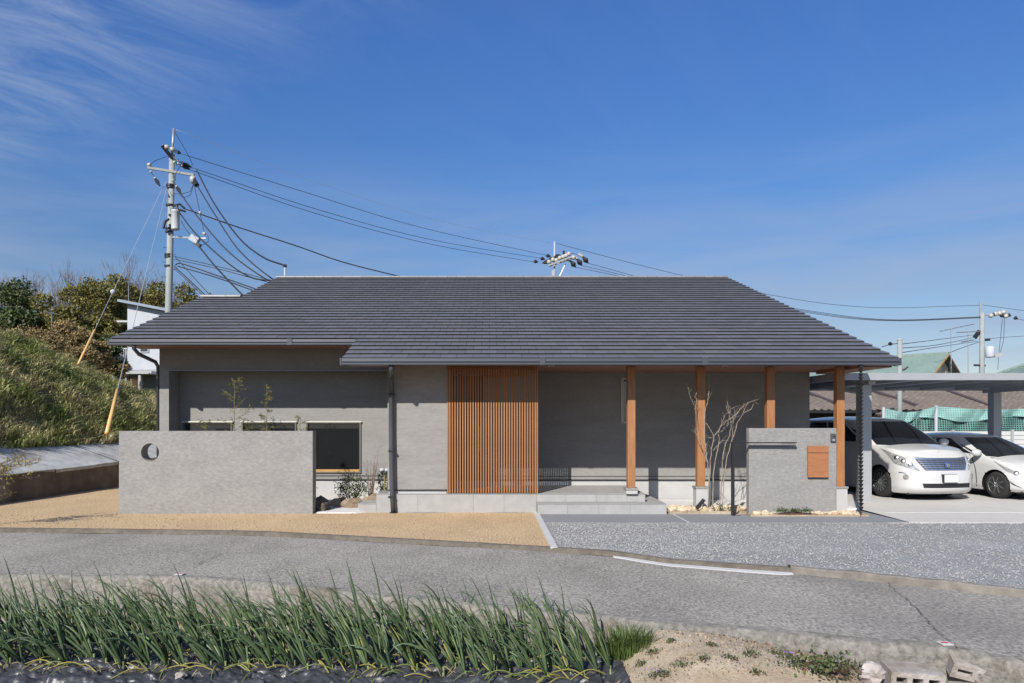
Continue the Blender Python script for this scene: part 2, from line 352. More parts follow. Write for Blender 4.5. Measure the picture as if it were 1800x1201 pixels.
struct(MB().box(7.6, 26, 13.98, 14.0, .0, .0415).build('driveway_joint', mat('joint_line', (.62, .61, .59), .9, .1, 5)))
struct(MB().box(7.0, 26, 12.76, 12.806, -.07, .012).build('driveway_edge', M_ring))
# white concrete wedge and weathered kerb along the road
mb = MB()
def wk(u, v):
    x = 1.68 + 1.98*u; k = min(1, u/.18 + .25, (1-u)/.12 + .3)
    y, z = [(-.085 - .10*k, -.052), (-.084 - .10*k, -.041), (-.08, -.036), (-.066, -.034), (-.06, -.055)][round(v*4)]
    return (x, far_d(x) + y, z)
mb.grid(60, 5, wk)
struct(mb.build('white_kerb', M_ring))
def kerbfn(u, v):
    x = 3.665 + 9*u; prof = [(-.03, -.06), (-.02, .02), (.0, .035), (.08, .035), (.10, .0)]
    a, z = prof[round(v*4)]; q = mnoise.noise(Vector((x*5, v, 7))); return (x, far_d(x) + a + .012*q, z + .01*q)
struct(MB().grid(120, 5, kerbfn).build('kerb', M_kerbs))
kerb2 = lambda u, v: (lambda x, pr: (x, far_d(x) + pr[0] + .012*mnoise.noise(Vector((x*3, 0, 7))), pr[1]))(-10.5 + 14.165*u, [(-.07, -.048), (-.05, -.01), (-.02, .012), (.05, .016)][round(v*3)])
struct(MB().grid(140, 4, kerb2).build('sand_edge', mat('dirty_road_margin', (.13, .112, .088), .95, .35, 9, .2, 1.5, .6, 50)))
# loose stone chips on the gravel
xs = RNG.uniform(XB + .1, 9.5, 16000); fy = np.interp(xs, [p.x for p in fr], [p.y for p in fr]) + .12
ys = fy + (12.78 - fy) * RNG.uniform(0, 1, 16000)
C = np.stack([xs, ys, np.full_like(xs, .012)], 1); s = RNG.uniform(.006, .017, len(C))
T = np.array([[1, 0, -.3], [-.5, .87, -.3], [-.5, -.87, -.3], [.1, .1, .8]])
ang = RNG.uniform(0, 6.28, len(C)); ca, sa = np.cos(ang), np.sin(ang)
V = np.stack([np.stack([C[:, 0] + s*(ca*t[0] - sa*t[1]), C[:, 1] + s*(sa*t[0] + ca*t[1]), C[:, 2] + s*t[2]], 1) for t in T], 1).reshape(-1, 3)
base = np.arange(len(C))[:, None, None]*4; Ft = (base + np.array([[0, 1, 3], [1, 2, 3], [2, 0, 3]])[None]).reshape(-1, 3)
tag(np_mesh('gravel_chips', V, Ft, M_pebble), kind='stuff')
# raised stone bed ground and white gravel garden
struct(MB().prismz([(3.42, 14.5), (7.38, 14.5), (7.38, 16.1), (3.10, 16.1), (3.10, 14.5)], -.05, .06).build('bed_gravel', M_wgrav))
struct(MB().prismz([(-3.36, 14.16), (-2.6, 14.16), (-2.3, 14.36), (-2.3, 16.6), (-7.0, 16.6), (-7.0, 14.5), (-3.36, 14.5)], -.05, .022).build('garden_gravel', M_wgrav))

# ------------------------------------------------------------------ hillside on the left
WL = [(-11.6, 8.0, .50), (-11.0, 12.0, .55), (-10.6, 15.8, .59), (-10.1, 19.9, .68), (-9.8, 24.0, .72), (-9.5, 32.0, .75)]   # foot wall: x, y, top
def wall_x(d): return lerp_poly(WL, 1, d, 0)
def wall_top(d): return lerp_poly(WL, 1, d, 2)
RISE = [(6, 4.8), (12, 4.6), (18, 4.2), (24, 3.45), (30, 2.1), (34, 1.0), (40, .2), (50, .1), (70, .2)]
def hill_z(x, d):
    t = wall_x(d) - 1.3 - x; k = min(max(t, 0)/5.5, 1)
    z = 1.13 + float(np.interp(d, [r[0] for r in RISE], [r[1] for r in RISE])) * (1 - (1-k)**1.6)
    if t > 5.5: z += .03*(t-5.5)
    return z + (.16*mnoise.noise(Vector((x*.8, d*.8, 0))) + .09*mnoise.noise(Vector((x*2.1, d*2.1, 5)))) * min(1, t/.6)
M_hill = mat('hill_turf', (.13, .13, .05), .97, .3, 4, .25, .5, .8, 20, color2=(.20, .16, .075), mixscale=.9, mixlo=.45, mixhi=.62, coord='World')
def hfn(u, v):
    d = 7 + 73*u**1.5; x = wall_x(d) - 1.3 - 34*v**1.8; return (x, d, hill_z(x, d))
struct(MB().grid(120, 90, hfn).build('hillside', M_hill, smooth=True))
M_apron = mat('weathered_white_concrete', (.44, .44, .43), .93, .2, 4, .18, .8, .5, 30, color2=(.20, .19, .17), mixscale=1.1, mixlo=.50, mixhi=.72, coord='World')
M_foot = mat('stained_brown_concrete', (.135, .108, .088), .95, .3, 4, .25, 1.0, .5, 40, color2=(.24, .22, .19), mixscale=.9, mixlo=.55, mixhi=.75, coord='World')
rw = thing('retaining_wall', (-10.6, 15.8, 0), 'low stained concrete retaining wall with pale sloping top below the grass bank', 'retaining wall')
ds = [8.0, 10.4, 12.8, 15.15, 17.5, 19.9, 22.3, 24.7, 27.1, 29.5, 31.9]
for a, b in zip(ds, ds[1:]):
    b -= .03; mb = MB(); j = random.uniform(-.015, .015)
    A = Vector((wall_x(a) + j, a, 0)); B = Vector((wall_x(b) + j, b, 0)); za, zb = wall_top(a), wall_top(b)
    vs = []
    for p, z in ((A, za), (B, zb)): vs += [(p.x, p.y, -.1), (p.x - .03, p.y, z), (p.x - .28, p.y, z), (p.x - .28, p.y, -.1)]
    mb.add(vs, [(0, 4, 5, 1), (1, 5, 6, 2), (2, 6, 7, 3), (0, 1, 2, 3), (7, 6, 5, 4)]); mb.build('wall_section', M_foot, rw, fixn=True)
for a, b in zip(ds, ds[1:]):
    b -= .035; mb = MB(); n_ = 5; j = random.uniform(-.012, .012)
    def fn(u, v):
        d = a + (b-a)*u; x0 = wall_x(d) - .02; t = v*1.36
        return (x0 - t, d, wall_top(d) + .012 + j + (1.16 - wall_top(d))*(t/1.3) + .02*mnoise.noise(Vector((x0-t, d, 1))*2))
    mb.grid(8, 6, fn); b0 = len(mb.v); mb.v += [(x, y, z-.08) for x, y, z in mb.v]
    mb.f += [tuple(i + b0 for i in reversed(f)) for f in mb.f]
    rim = [i*6 for i in range(8)]; mb.f += [(p, p+b0, q+b0, q) for p, q in zip(rim, rim[1:])]
    mb.build('slope_slab', M_apron, rw, fixn=True)
# grass on the bank
M_grass = mat('bank_grass', (.235, .27, .085), .75, .25, 3, island=.5, color2=(.58, .51, .28), mixscale=.85, mixlo=.41, mixhi=.64, coord='World', translucent=.25)
n = 90000
d = RNG.uniform(13, 36, n)**1.0; t = RNG.uniform(0, 1, n)**1.1*6.2
wx = np.interp(d, [w[1] for w in WL], [w[0] for w in WL]); x = wx - 1.22 - t
# tussocks: pull the blades towards random clump centres
z = np.array([hill_z(a, b) for a, b in zip(x, d)])
cl = np.array([mnoise.noise(Vector((a*1.7, b*1.7, 9))) for a, b in zip(x, d)])
hgt = RNG.uniform(.10, .34, n) * (1 + 1.5*np.clip(cl, -.5, .8)); w = RNG.uniform(.012, .024, n)
lean = RNG.normal(size=(n, 2))*.5 + np.array([[.45, -.25]]); an = RNG.uniform(0, 6.28, n)
Bc = np.stack([x, d, z - .03], 1); side = np.stack([np.cos(an)*w, np.sin(an)*w, np.zeros(n)], 1)
mid = Bc + np.stack([lean[:, 0]*hgt*.3, lean[:, 1]*hgt*.3, hgt*.62], 1); tip = Bc + np.stack([lean[:, 0]*hgt*.95, lean[:, 1]*hgt*.95, hgt*.80], 1)
V = np.stack([Bc - side, Bc + side, mid + side*.8, mid - side*.8, tip], 1).reshape(-1, 3)
b5 = np.arange(n)[:, None]*5
Ft = np.concatenate([b5 + np.array([[0, 1, 2]]), b5 + np.array([[0, 2, 3]]), b5 + np.array([[3, 2, 4]])])
tag(np_mesh('bank_grass', V, Ft, M_grass), kind='stuff')
# ------------------------------------------------------------------ the house
D_EAVE = 13.47; D_BACK = 16.16; D_FRONT = 14.32; PITCH = .352
def roof_z(d): return 2.977 + PITCH * (d - D_EAVE)
house = thing('house', (0, D_BACK, 0), 'single-storey grey stucco house with dark slate-tiled gable roof and slatted timber entrance', 'house')
def wall_holes(mb, x0, x1, z0, z1, y0, y1, holes):
    xs = sorted({x0, x1, *[h[0] for h in holes], *[h[1] for h in holes]}); zs = sorted({z0, z1, *[h[2] for h in holes], *[h[3] for h in holes]})
    for a, b in zip(xs, xs[1:]):
        for c, e in zip(zs, zs[1:]):
            if any(h[0] <= a and b <= h[1] and h[2] <= c and e <= h[3] for h in holes): continue
            mb.box(a, b, y0, y1, c, e)
# windows of the recess: (x0, x1, z0, z1)
DR = 16.71
WIN = [(-7.02, -5.89, .60, 1.78), (-5.68, -4.42, .60, 1.78), (-4.20, -2.94, .60, 1.78)]
SMALLW = (2.92, 3.19, 1.74, 2.76)
mb = MB()
mb.box(-7.32, -7.11, D_BACK, 26.0, .30, 3.45)                                  # left pier and side wall
mb.box(-7.109, -2.0, D_BACK, D_BACK + .548, 2.94, 3.45)                         # lintel over the recess
wall_holes(mb, -7.108, -1.99, .46, 3.3, DR, DR + .2, WIN)
mb.box(-7.1, 6.94, 30.8, 31, 0, 3.2)
wall_holes(mb, -.82, 7.11, .50, 2.895, D_BACK, D_BACK + .2, [SMALLW, (-.80, -.13, .50, 2.80)])
mb.box(-2.0, -.828, D_FRONT, D_FRONT + .15, .45, 2.8715)                         # entrance block
mb.box(-2.0, -1.85, D_FRONT + .152, DR, .45, 2.86); mb.box(-.95, -.829, D_FRONT + .152, D_BACK + .1, .38, 2.86)
mb.prismx([(D_BACK + .21, .3), (31, .3), (31, 3.0), (22.9, roof_z(22.9) - .2), (D_BACK + .21, roof_z(D_BACK) - .2)], 6.95, 7.105)
mb.prismx([(20, 3.4), (26.0, 3.4), (22.9, roof_z(22.9) - .2)], -6.55, -6.4)
wall = mb.build('wall', M_wall, house)
mb = MB()
wall_holes(mb, -.80, 7.07, -.05, .48, D_BACK + .015, D_BACK + .19, []); mb.box(-7.08, -2.2, DR + .015, DR + .19, -.05, .44)
mb.box(-1.98, -.84, D_FRONT + .015, D_FRONT + .14, .0, .43); mb.box(-7.30, -7.12, D_BACK + .015, 26, -.05, .29)
mb.box(6.97, 7.09, D_BACK + .2, 31, -.05, .29)
mb.build('foundation', M_found, house)
mb = MB()                                                                       # drip flashings
for z in (.475, ): mb.box(-.81, 7.12, D_BACK - .014, D_BACK + .012, z, z + .022)
mb.box(-2.015, -.83, D_FRONT - .014, D_FRONT + .012, .43, .447); mb.box(-7.10, -2.0, DR - .014, DR + .012, .44, .455); mb.box(-7.10, -2.0, DR - .014, DR + .012, .535, .548)
mb.box(-.81, 7.12, D_BACK - .008, D_BACK + .0, .565, .575)
mb.build('drip_flashing', M_dark, house)
MB().box(-7.112, -2.0, D_BACK - .03, D_BACK - .002, 2.905, 2.938).build('lintel_trim', mat('steel_trim', (.20, .22, .25), .5, .05, 3), house)
# windows
for x0, x1, z0, z1 in WIN:
    f = MB()
    f.box(x0, x1, DR - .03, DR + .07, z1 - .035, z1); f.box(x0, x1, DR - .03, DR + .07, z0, z0 + .03)
    f.box(x0, x0 + .035, DR - .03, DR + .07, z0 + .031, z1 - .036); f.box(x1 - .035, x1, DR - .03, DR + .07, z0 + .031, z1 - .036)
    fo = f.build('window', M_frame, house)
    MB().box(x0 + .0355, x1 - .0355, DR + .03, DR + .036, z0 + .0305, z1 - .0365).build('pane', M_glass, fo)
    MB().box(x0 + .036, x1 - .036, DR + .012, DR + .029, z0 + .031, z0 + .085).build('wood_sill', M_sill, fo)
    MB().box(x0 - .015, x1 + .015, DR - .055, DR - .0305, z1 - .014, z1 + .012).build('head_trim', mat('pale_trim', (.60, .58, .52), .5, .05, 4), fo)
x0, x1, z0, z1 = SMALLW
f = MB(); f.box(x0, x1, D_BACK - .02, D_BACK + .06, z1 - .05, z1); f.box(x0, x1, D_BACK - .02, D_BACK + .06, z0, z0 + .05)
f.box(x0, x0 + .06, D_BACK - .02, D_BACK + .06, z0 + .051, z1 - .051); f.box(x1 - .06, x1, D_BACK - .02, D_BACK + .06, z0 + .051, z1 - .051)
fo = f.build('window', M_framel, house)
MB().box(x0 + .061, x1 - .061, D_BACK + .02, D_BACK + .026, z0 + .051, z1 - .051).build('pane', M_glass, fo)
MB().box(x0 + .12, x0 + .135, D_BACK + .002, D_BACK + .018, z0 + .35, z0 + .52).build('handle', M_alu, fo)
door = MB().box(-.799, -.131, D_BACK + .10, D_BACK + .15, .38, 2.799).build('door', mat('dark_brown_door', (.06, .032, .02), .5, .15, 6, stretch=(10, 1, .6)), house)
MB().box(-.24, -.21, D_BACK + .04, D_BACK + .095, 1.1, 1.7).build('handle', M_steel, door)
MB().box(-.128, .86, D_BACK - .05, D_BACK - .003, 2.78, 2.87).build('door_header', M_woodh, house)
# soffits, gutters, downpipes
MB().box(-1.995, 7.54, 13.58, D_BACK - .002, 2.872, 2.90).box(-2.70, -1.996, 13.58, 14.30, 2.872, 2.90).build('soffit', M_soff, house)
MB().box(-7.74, -2.01, 15.2, D_BACK - .002, 3.392, 3.43).build('soffit', M_soff, house)
MB().box(7.0, 7.52, 13.6, 15.6, 2.80, 2.8715).build('soffit_beam', M_soff, house)
def gutter(x0, x1, y, zt, joints):
    prof = [(y, zt), (y - .005, zt - .062), (y + .02, zt - .066), (y + .02, zt - .078), (y - .012, zt - .082), (y - .012, zt - .118), (y + .03, zt - .13), (y + .13, zt - .13), (y + .14, zt), (y + .125, zt), (y + .115, zt - .1), (y + .03, zt - .1), (y + .014, zt)]
    g = MB().prismx(prof, x0, x1).build('gutter', M_gut, house, fixn=True)
    for j in joints: MB().box(j - .05, j + .05, y - .018, y + .10, zt - .126, zt + .006).build('gutter_joint', M_gut, g)
    for e in (x0, x1): MB().box(e - .012, e + .012, y - .016, y + .145, zt - .132, zt + .004).build('gutter_end', M_gut, g)
gutter(-2.74, 7.58, 13.42, 2.956, [.98, 3.98]); gutter(-7.86, -2.76, 15.03, 3.492, [-4.12])
def pipe(pts, r, name='downpipe'):
    p = MB().tube(pts, r, 12).build(name, M_gut, house, smooth=True); return p
dp = pipe([(-1.815, 13.50, 2.86), (-1.815, 13.50, 2.76), (-1.83, 13.7, 2.72), (-1.90, 14.1, 2.68), (-1.915, 14.22, 2.60), (-1.915, 14.225, 1.6), (-1.90, 14.215, .45), (-1.87, 14.20, .0)], .047)
for z in (2.3, 1.2, .30): MB().box(-1.968, -1.85, 14.16, 14.32, z, z + .03).build('pipe_clip', M_dark, dp)
pipe([(-7.36, 15.08, 3.45), (-7.36, 15.08, 3.30), (-7.36, 15.3, 3.20), (-7.36, 16.05, 3.10), (-7.365, 16.2, 3.0), (-7.365, 16.22, .1)], .04)
MB().cyl((-1.87, 14.20, -.02), (-1.87, 14.20, .02), .075, 12).build('pipe_foot', M_dark, house)
for X in (1.19, 4.53):
    dl = MB().cyl((X, 14.0, 2.846), (X, 14.0, 2.861), .055, 16).build('downlight', mat('white_trim', (.75, .74, .72), .5, 0), house)
    MB().cyl((X, 14.0, 2.840), (X, 14.0, 2.8455), .038, 16).build('lens', M_glass, dl)
# porch posts
for k in range(4):
    X = 2.785 + 1.365*k; zb = .472 if k == 0 else .50
    po = MB().box(X - .076, X + .076, D_FRONT - .076, D_FRONT + .076, zb + .018, 2.86).build('porch_post', M_wood, house, bevel=.006)
    z0 = .372 if k == 0 else .0
    MB().box(X - .11, X + .11, D_FRONT - .11, D_FRONT + .11, z0, zb - .022).build('post_base', M_found, po)
    MB().box(X - .125, X + .125, D_FRONT - .125, D_FRONT + .125, zb - .0215, zb + .0175).build('base_cap', mat('grey_cap', (.26, .25, .23), .8, .1, 8), po)
# lattice screen
scr = MB().box(-.82, .945, D_FRONT + .06, D_FRONT + .085, .39, .43).box(-.82, .945, D_FRONT + .06, D_FRONT + .085, 2.80, 2.858)
scr.box(-.826, -.80, D_FRONT - .02, D_FRONT + .09, .372, 2.859); scr.box(.93, .957, D_FRONT - .02, D_FRONT + .09, .372, 2.859)
scr = scr.build('lattice_screen', M_slat, house)
sm = MB().box(-.0125, .0125, -.02, .022, .385, 2.855).build('slat', M_slat, scr); sm.location = (-.775 - 0, D_FRONT - D_BACK, 0)
sm.data.transform(Matrix.Translation(ORG['house'])); 
for i in range(1, 34):
    c = sm.copy(); COL.objects.link(c); c.parent = scr; c.location = (-.775 + i*(1.68/33), D_FRONT - D_BACK, 0)
# porch with stone tiles
pc = MB()
pc.prismz([(-2.215, D_FRONT - .03), (3.055, D_FRONT - .03), (3.055, D_BACK), (-.8, D_BACK), (-.8, D_FRONT + .3), (-2.215, D_FRONT + .9)], -.05, .355)
pc.prismz([(-2.555, D_FRONT - .03), (-2.216, D_FRONT - .03), (-2.216, D_FRONT + 1.2), (-2.555, D_FRONT + 1.2)], -.05, .165)
pc.box(.925, 3.40, 13.965, D_FRONT - .031, -.05, .195)
pc.box(3.056, 3.40, D_FRONT - .03, D_BACK - .2, -.05, .195)
porch = pc.build('porch', mat('grout', (.24, .235, .225), .9, .1, 10), house)
TILES = []
def stone(x0, x1, y0, y1, z0, z1): MB().box(x0 + .002, x1 - .002, y0 + .002, y1 - .002, z0 + .002, z1 - .002).build('paving_tile', M_porch, porch)
xs_ = [-2.215, -1.6, -1.0, -.4, .2, .8, 1.4, 2.0, 2.6, 3.07]
for a, b in zip(xs_, xs_[1:]):
    for c, e in zip([D_FRONT - .045, 14.9, 15.5, D_BACK], [14.9, 15.5, D_BACK - .0]):
        if b < -.7 and c > 14: 
            if c < 14.5: stone(a, b, c, D_FRONT + .012, .357, .372)
            continue
        stone(a, b, c, e, .357, .372)
xf = [-2.215, -1.4, -.31, .29, .925, 1.5, 2.1, 2.7, 3.055]
for a, b in zip(xf, xf[1:]):
    lo = 0.0 if b <= .93 else .21; stone(a, b, D_FRONT - .046, D_FRONT - .031, lo, .356)
for a, b in zip([.925, 1.5, 2.1, 2.7], [1.5, 2.1, 2.7, 3.40]):
    stone(a, b, 13.95, 13.964, .0, .195); stone(a, b, 13.95, D_FRONT - .048, .196, .211)
for a, b in zip([D_FRONT - .02, 14.9, 15.5], [14.9, 15.5, 15.95]): stone(3.07, 3.415, a, b, .196, .211); stone(3.056, 3.07, a, b, .21, .356)
stone(-2.57, -2.216, D_FRONT - .046, D_FRONT - .031, .0, .165); stone(-2.57, -2.216, D_FRONT - .046, 14.9, .166, .181); stone(-2.57, -2.216, 14.9, 15.5, .166, .181)
# roof deck, then tiles
D_RIDGE = 23.05; D_LOW = 19.72; zr = roof_z(D_RIDGE)
mb = MB()
mb.prismx([(D_EAVE + .06, roof_z(D_EAVE) - .05), (D_RIDGE, zr - .05), (32.5, 2.9), (32.5, 2.8), (D_RIDGE, zr - .2), (D_EAVE + .1, 2.91)], -1.98, 7.53)
mb.prismx([(D_EAVE + .06, roof_z(D_EAVE) - .05), (15.3, roof_z(15.3) - .05), (15.3, roof_z(15.3) - .12), (14.3, 2.93), (14.3, 2.906), (D_EAVE + .1, 2.906)], -2.70, -1.981)
mb.prismx([(15.1, roof_z(15.1) - .05), (D_RIDGE, zr - .051), (32.5, 2.89), (32.5, 2.79), (D_RIDGE, zr - .21), (15.2, 3.435)], -6.70, -1.982)
mb.prismx([(15.1, roof_z(15.1) - .05), (D_LOW, roof_z(D_LOW) - .05), (26.5, 2.9), (26.5, 2.8), (D_LOW, roof_z(D_LOW) - .2), (15.2, 3.435)], -7.76, -6.701)
roof = mb.build('roof', mat('roof_deck', (.05, .05, .055), .8, .1, 5), house, fixn=True)
ang = math.atan(PITCH); ca, sa = math.cos(ang), math.sin(ang)
NR = 31; G = (D_RIDGE - .04 - D_EAVE) / NR; Ls = G/ca; TW = .303
prof = [(0, .044), (.004, .047), (.12, .040), (Ls + .05, .014), (Ls + .05, 0), (.055, .004), (.030, .016), (.004, .038)]
def tile_mesh():
    m_ = MB(); m_.prismx(prof, -.5, .5); return m_
tp = tile_mesh(); tile_me = bpy.data.meshes.new('tile'); tile_me.from_pydata(tp.v, [], tp.f); tile_me.materials.append(M_tile)
bm = bmesh.new(); bm.from_mesh(tile_me); bmesh.ops.recalc_face_normals(bm, faces=bm.faces); bm.to_mesh(tile_me); bm.free()
tv = np.array(tp.v); nt_far = 0; FV = []; FQ = []; FN = 0
tiles = []
for r in range(NR):
    d = D_EAVE + r*G; lefts = -2.72 if d < 14.9 else (-7.80 if d < D_LOW - .1 else -6.74); right = 7.58
    k0 = math.floor(lefts/TW) - 1; off = TW*.5*(r % 2)
    x = k0*TW + off
    while x < right:
        a, b = max(x, lefts), min(x + TW, right)
        if b - a > .05: tiles.append((r, d, a, b))
        x += TW
RA = Matrix.Rotation(ang, 3, 'X')
for i, (r, d, a, b) in enumerate(tiles):
    z = roof_z(d) - .045; c = (a + b)/2; w = (b - a) - .006
    jig = random.uniform(-.0008, .001); jy = random.uniform(-.0015, .0015)
    if i < 300:
        t = bpy.data.objects.new('tile', tile_me); COL.objects.link(t); t.parent = roof
        t.location = Vector((c, d + jy, z + jig)) - ORG['house']; t.rotation_euler = (ang, 0, 0); t.scale = (w, 1, 1)
    else:
        q = tv.copy(); q[:, 0] *= w; y = q[:, 1]*ca - q[:, 2]*sa + d + jy; zz = q[:, 1]*sa + q[:, 2]*ca + z + jig
        FV.append(np.stack([q[:, 0] + c, y, zz], 1)); 
n8 = len(prof); quads = [f for f in tp.f if len(f) == 4]
caps = [(0, 1, 2, 7), (2, 3, 4, 5), (2, 5, 6, 7)]
allq = quads + [f for f in caps] + [tuple(v + n8 for v in reversed(f)) for f in caps]
V = np.concatenate(FV); Q = (np.arange(len(FV))[:, None, None]*(2*n8) + np.array(allq)[None]).reshape(-1, 4)
# outward normals: the prism quads run (i, i+n, ...)
fo = np_mesh('roof_tiles', V, Q, M_tilef, house); fo['kind'] = 'stuff'
bm = bmesh.new(); bm.from_mesh(fo.data); bmesh.ops.recalc_face_normals(bm, faces=bm.faces); bm.to_mesh(fo.data); bm.free()
# ridge caps
def cap(x0, x1, d, z):
    pf = [(d - .13, z - .03), (d - .115, z + .01), (d - .05, z + .035), (d + .05, z + .035), (d + .115, z + .03), (d + .13, z - .03)]
    MB().prismx(pf, x0 + .003, x1 - .003).build('ridge_tile', M_ridge, roof)
x = -6.72
while x < 7.48: cap(x, min(x + .30, 7.54), D_RIDGE, zr); x += .30
x = -7.78
while x < -6.75: cap(x, min(x + .34, -6.70), D_LOW, roof_z(D_LOW)); x += .34
# verge boards
MB().prismx([(D_EAVE + .1, roof_z(D_EAVE) - .16), (D_RIDGE, zr - .2), (D_RIDGE, zr - .06), (D_EAVE + .1, roof_z(D_EAVE) - .04)], 7.535, 7.565).build('verge_board', M_gut, house)

# ------------------------------------------------------------------ privacy wall with round opening
def wall_with_hole(x0, x1, z0, z1, y0, y1, hx, hz, hr, n=48):
    mb = MB()
    for y in (y0, y1):
        ring = [(hx + hr*math.cos(2*math.pi*k/n), hz + hr*math.sin(2*math.pi*k/n)) for k in range(n)]
        def out(c, s):
            t = min(((x1-hx)/c if c > 1e-9 else (x0-hx)/c if c < -1e-9 else 1e9), ((z1-hz)/s if s > 1e-9 else (z0-hz)/s if s < -1e-9 else 1e9)); return (hx + c*t, hz + s*t)
        angs = sorted({round(2*math.pi*k/n, 6) for k in range(n)} | {round(math.atan2(zz-hz, xx-hx) % (2*math.pi), 6) for xx in (x0, x1) for zz in (z0, z1)})
        m = len(angs); vs = []
        for a in angs: vs.append((hx + hr*math.cos(a), y, hz + hr*math.sin(a)))
        for a in angs: q = out(math.cos(a), math.sin(a)); vs.append((q[0], y, q[1]))
        mb.add(vs, [(i, (i+1) % m, (i+1) % m + m, i + m) for i in range(m)])
    h = len(mb.v)//2; m = h//2
    mb.f += [(i, i + h, (i+1) % m + h, (i+1) % m) for i in range(m)] + [(i + m, (i+1) % m + m, (i+1) % m + m + h, i + m + h) for i in range(m)]
    return mb
pw = wall_with_hole(-7.17, -3.42, -.05, 1.602, 14.10, 14.38, -6.57, 1.19, .175).build('privacy_wall', M_wall2, fixn=True)
tag(pw, 'freestanding grey stucco screen wall with a round hole, left of the entrance', 'wall')
# ------------------------------------------------------------------ gate wall with mailbox, intercom, name sign
DG = 13.85
gw = MB().box(4.94, 6.61, DG, DG + .15, -.05, 1.66).build('gate_wall', M_wall2, bevel=.012)
tag(gw, 'freestanding low grey stucco gate wall that carries the timber mailbox', 'wall')
def gp(px, py, d=DG): return P(px, py, d)
mbx = thing('mailbox', gp(1436, 839), 'flat timber-faced mailbox set on the gate wall', 'mailbox')
a, b = gp(1418, 839), gp(1454, 796); c = gp(1454, 783.5)
MB().box(a.x + .01, b.x - .01, DG - .03, DG - .001, a.z + .01, c.z - .01).build('back_plate', M_dark, mbx)
MB().box(a.x, b.x, DG - .062, DG - .031, a.z, b.z - .006).build('front_panel', M_woodh, mbx, bevel=.004)
MB().box(a.x, b.x, DG - .066, DG - .031, b.z + .004, c.z).build('flap', M_woodh, mbx, bevel=.004)
itc = thing('intercom', gp(1464, 777), 'small dark intercom unit near the top right of the gate wall', 'intercom')
a, b = gp(1459.5, 777), gp(1468.5, 762.5)
MB().box(a.x, b.x, DG - .035, DG - .001, a.z, b.z).build('case', mat('dark_grey_plastic', (.07, .07, .075), .45, .05, 6), itc, bevel=.006)
MB().lathe(((a.x+b.x)/2 + .01, DG - .034, b.z - .05), [(.016, 0), (.016, -.008), (.01, -.012)], 14, 'y').build('camera_lens', M_glass, itc)
MB().box((a.x+b.x)/2 - .022, (a.x+b.x)/2 + .022, DG - .039, DG - .034, a.z + .022, a.z + .055).build('call_button', M_alu, itc)
sg = thing('name_sign', P(1288, 893, 13.72), 'thin black L-shaped iron name sign bracket reaching across the gate wall', 'name sign')
p0, p1, p2 = P(1288, 893, 13.72), P(1288, 779.5, 13.72), P(1400, 779.5, 13.72)
MB().box(p0.x - .022, p0.x + .022, 13.68, 13.76, .03, p1.z - .0).build('post', M_dark, sg)
MB().box(p0.x - .022, p2.x, 13.70, 13.775, p1.z + .001, p1.z + .022).build('arm', M_dark, sg)
foot = P(1297, 889, 13.70); MB().tube([(p0.x, 13.66, .07), (p0.x + .08, 13.66, .07), (p0.x + .10, 13.66, .12)], .014, 8).build('foot', M_dark, sg)
for i in range(8):                                     # the tiny illegible cut letters hanging below the arm
    X = P(1374 + i*3.2, 781, 13.72).x; h = [.022, .018, .022, .016, .022, .02, .018, .022][i]
    m_ = MB(); m_.box(X, X + .006, 13.702, 13.71, p1.z - h, p1.z); m_.box(X + .006, X + .018, 13.702, 13.71, p1.z - (h if i % 2 else .007), p1.z - (h - .006 if i % 2 else 0))
    m_.build('letter', M_dark, sg)
# ------------------------------------------------------------------ rain chain
rc = thing('rain_chain', (6.88, 13.48, 0), 'black rain chain of small cups hanging from the right end of the gutter', 'rain chain')
cup = MB().lathe((0, 0, 0), [(.012, -.012), (.018, -.01), (.046, .045), (.049, .05), (.042, .046), (.012, .0)], 10).build('cup', M_dark, rc); cup.data.transform(Matrix.Translation(ORG['rain_chain']))
zs = np.arange(2.70, .16, -.0705); cup.location = (0, 0, zs[0])
for z in zs[1:]:
    c = cup.copy(); COL.objects.link(c); c.parent = rc; c.location = (0, 0, z); c.rotation_euler = (random.uniform(-.06, .06), random.uniform(-.06, .06), 0)
MB().tube([(6.88, 13.48, 2.85), (6.88, 13.48, 1.5), (6.88, 13.48, .05)], .006, 5).build('link_rod', M_dark, rc)
MB().lathe((6.88, 13.48, 2.75), [(.02, 0), (.05, .05), (.05, .09), (.03, .1)], 10).build('funnel', M_dark, rc)
# ------------------------------------------------------------------ carport
cp = thing('carport', (10.5, 17, 0), 'flat aluminium carport roof on grey posts over the two white cars', 'carport')
MB().box(7.28, 15.2, 15.22, 15.30, 2.655, 2.80).build('fascia', M_alu, cp)
MB().box(7.28, 15.2, 20.6, 20.68, 2.655, 2.80).build('fascia', M_alu, cp)
MB().box(7.22, 7.279, 15.22, 20.68, 2.655, 2.80).build('side_fascia', M_alu, cp)
M_poly = mat('smoked_polycarbonate', (.50, .51, .53), .35, .05, 2, translucent=.5)
for i in range(8):
    MB().box(7.285 + i*.99, 7.285 + i*.99 + .985, 15.305, 20.595, 2.755, 2.765).build('roof_panel', M_poly, cp)
for i in range(9): MB().box(7.26 + i*.99, 7.30 + i*.99, 15.305, 20.595, 2.68, 2.752).build('roof_beam', M_alu, cp)
PX = [(8.10, 15.75), (13.95, 20.1)]
for X, Y in PX:
    MB().box(X - .11, X + .11, Y - .12, Y + .12, .02, 2.575).build('post', M_alu, cp, bevel=.006)
for X, Y in PX: MB().box(X - .07, X + .07, 15.4, 20.5, 2.58, 2.675).build('post_beam', M_alu, cp)
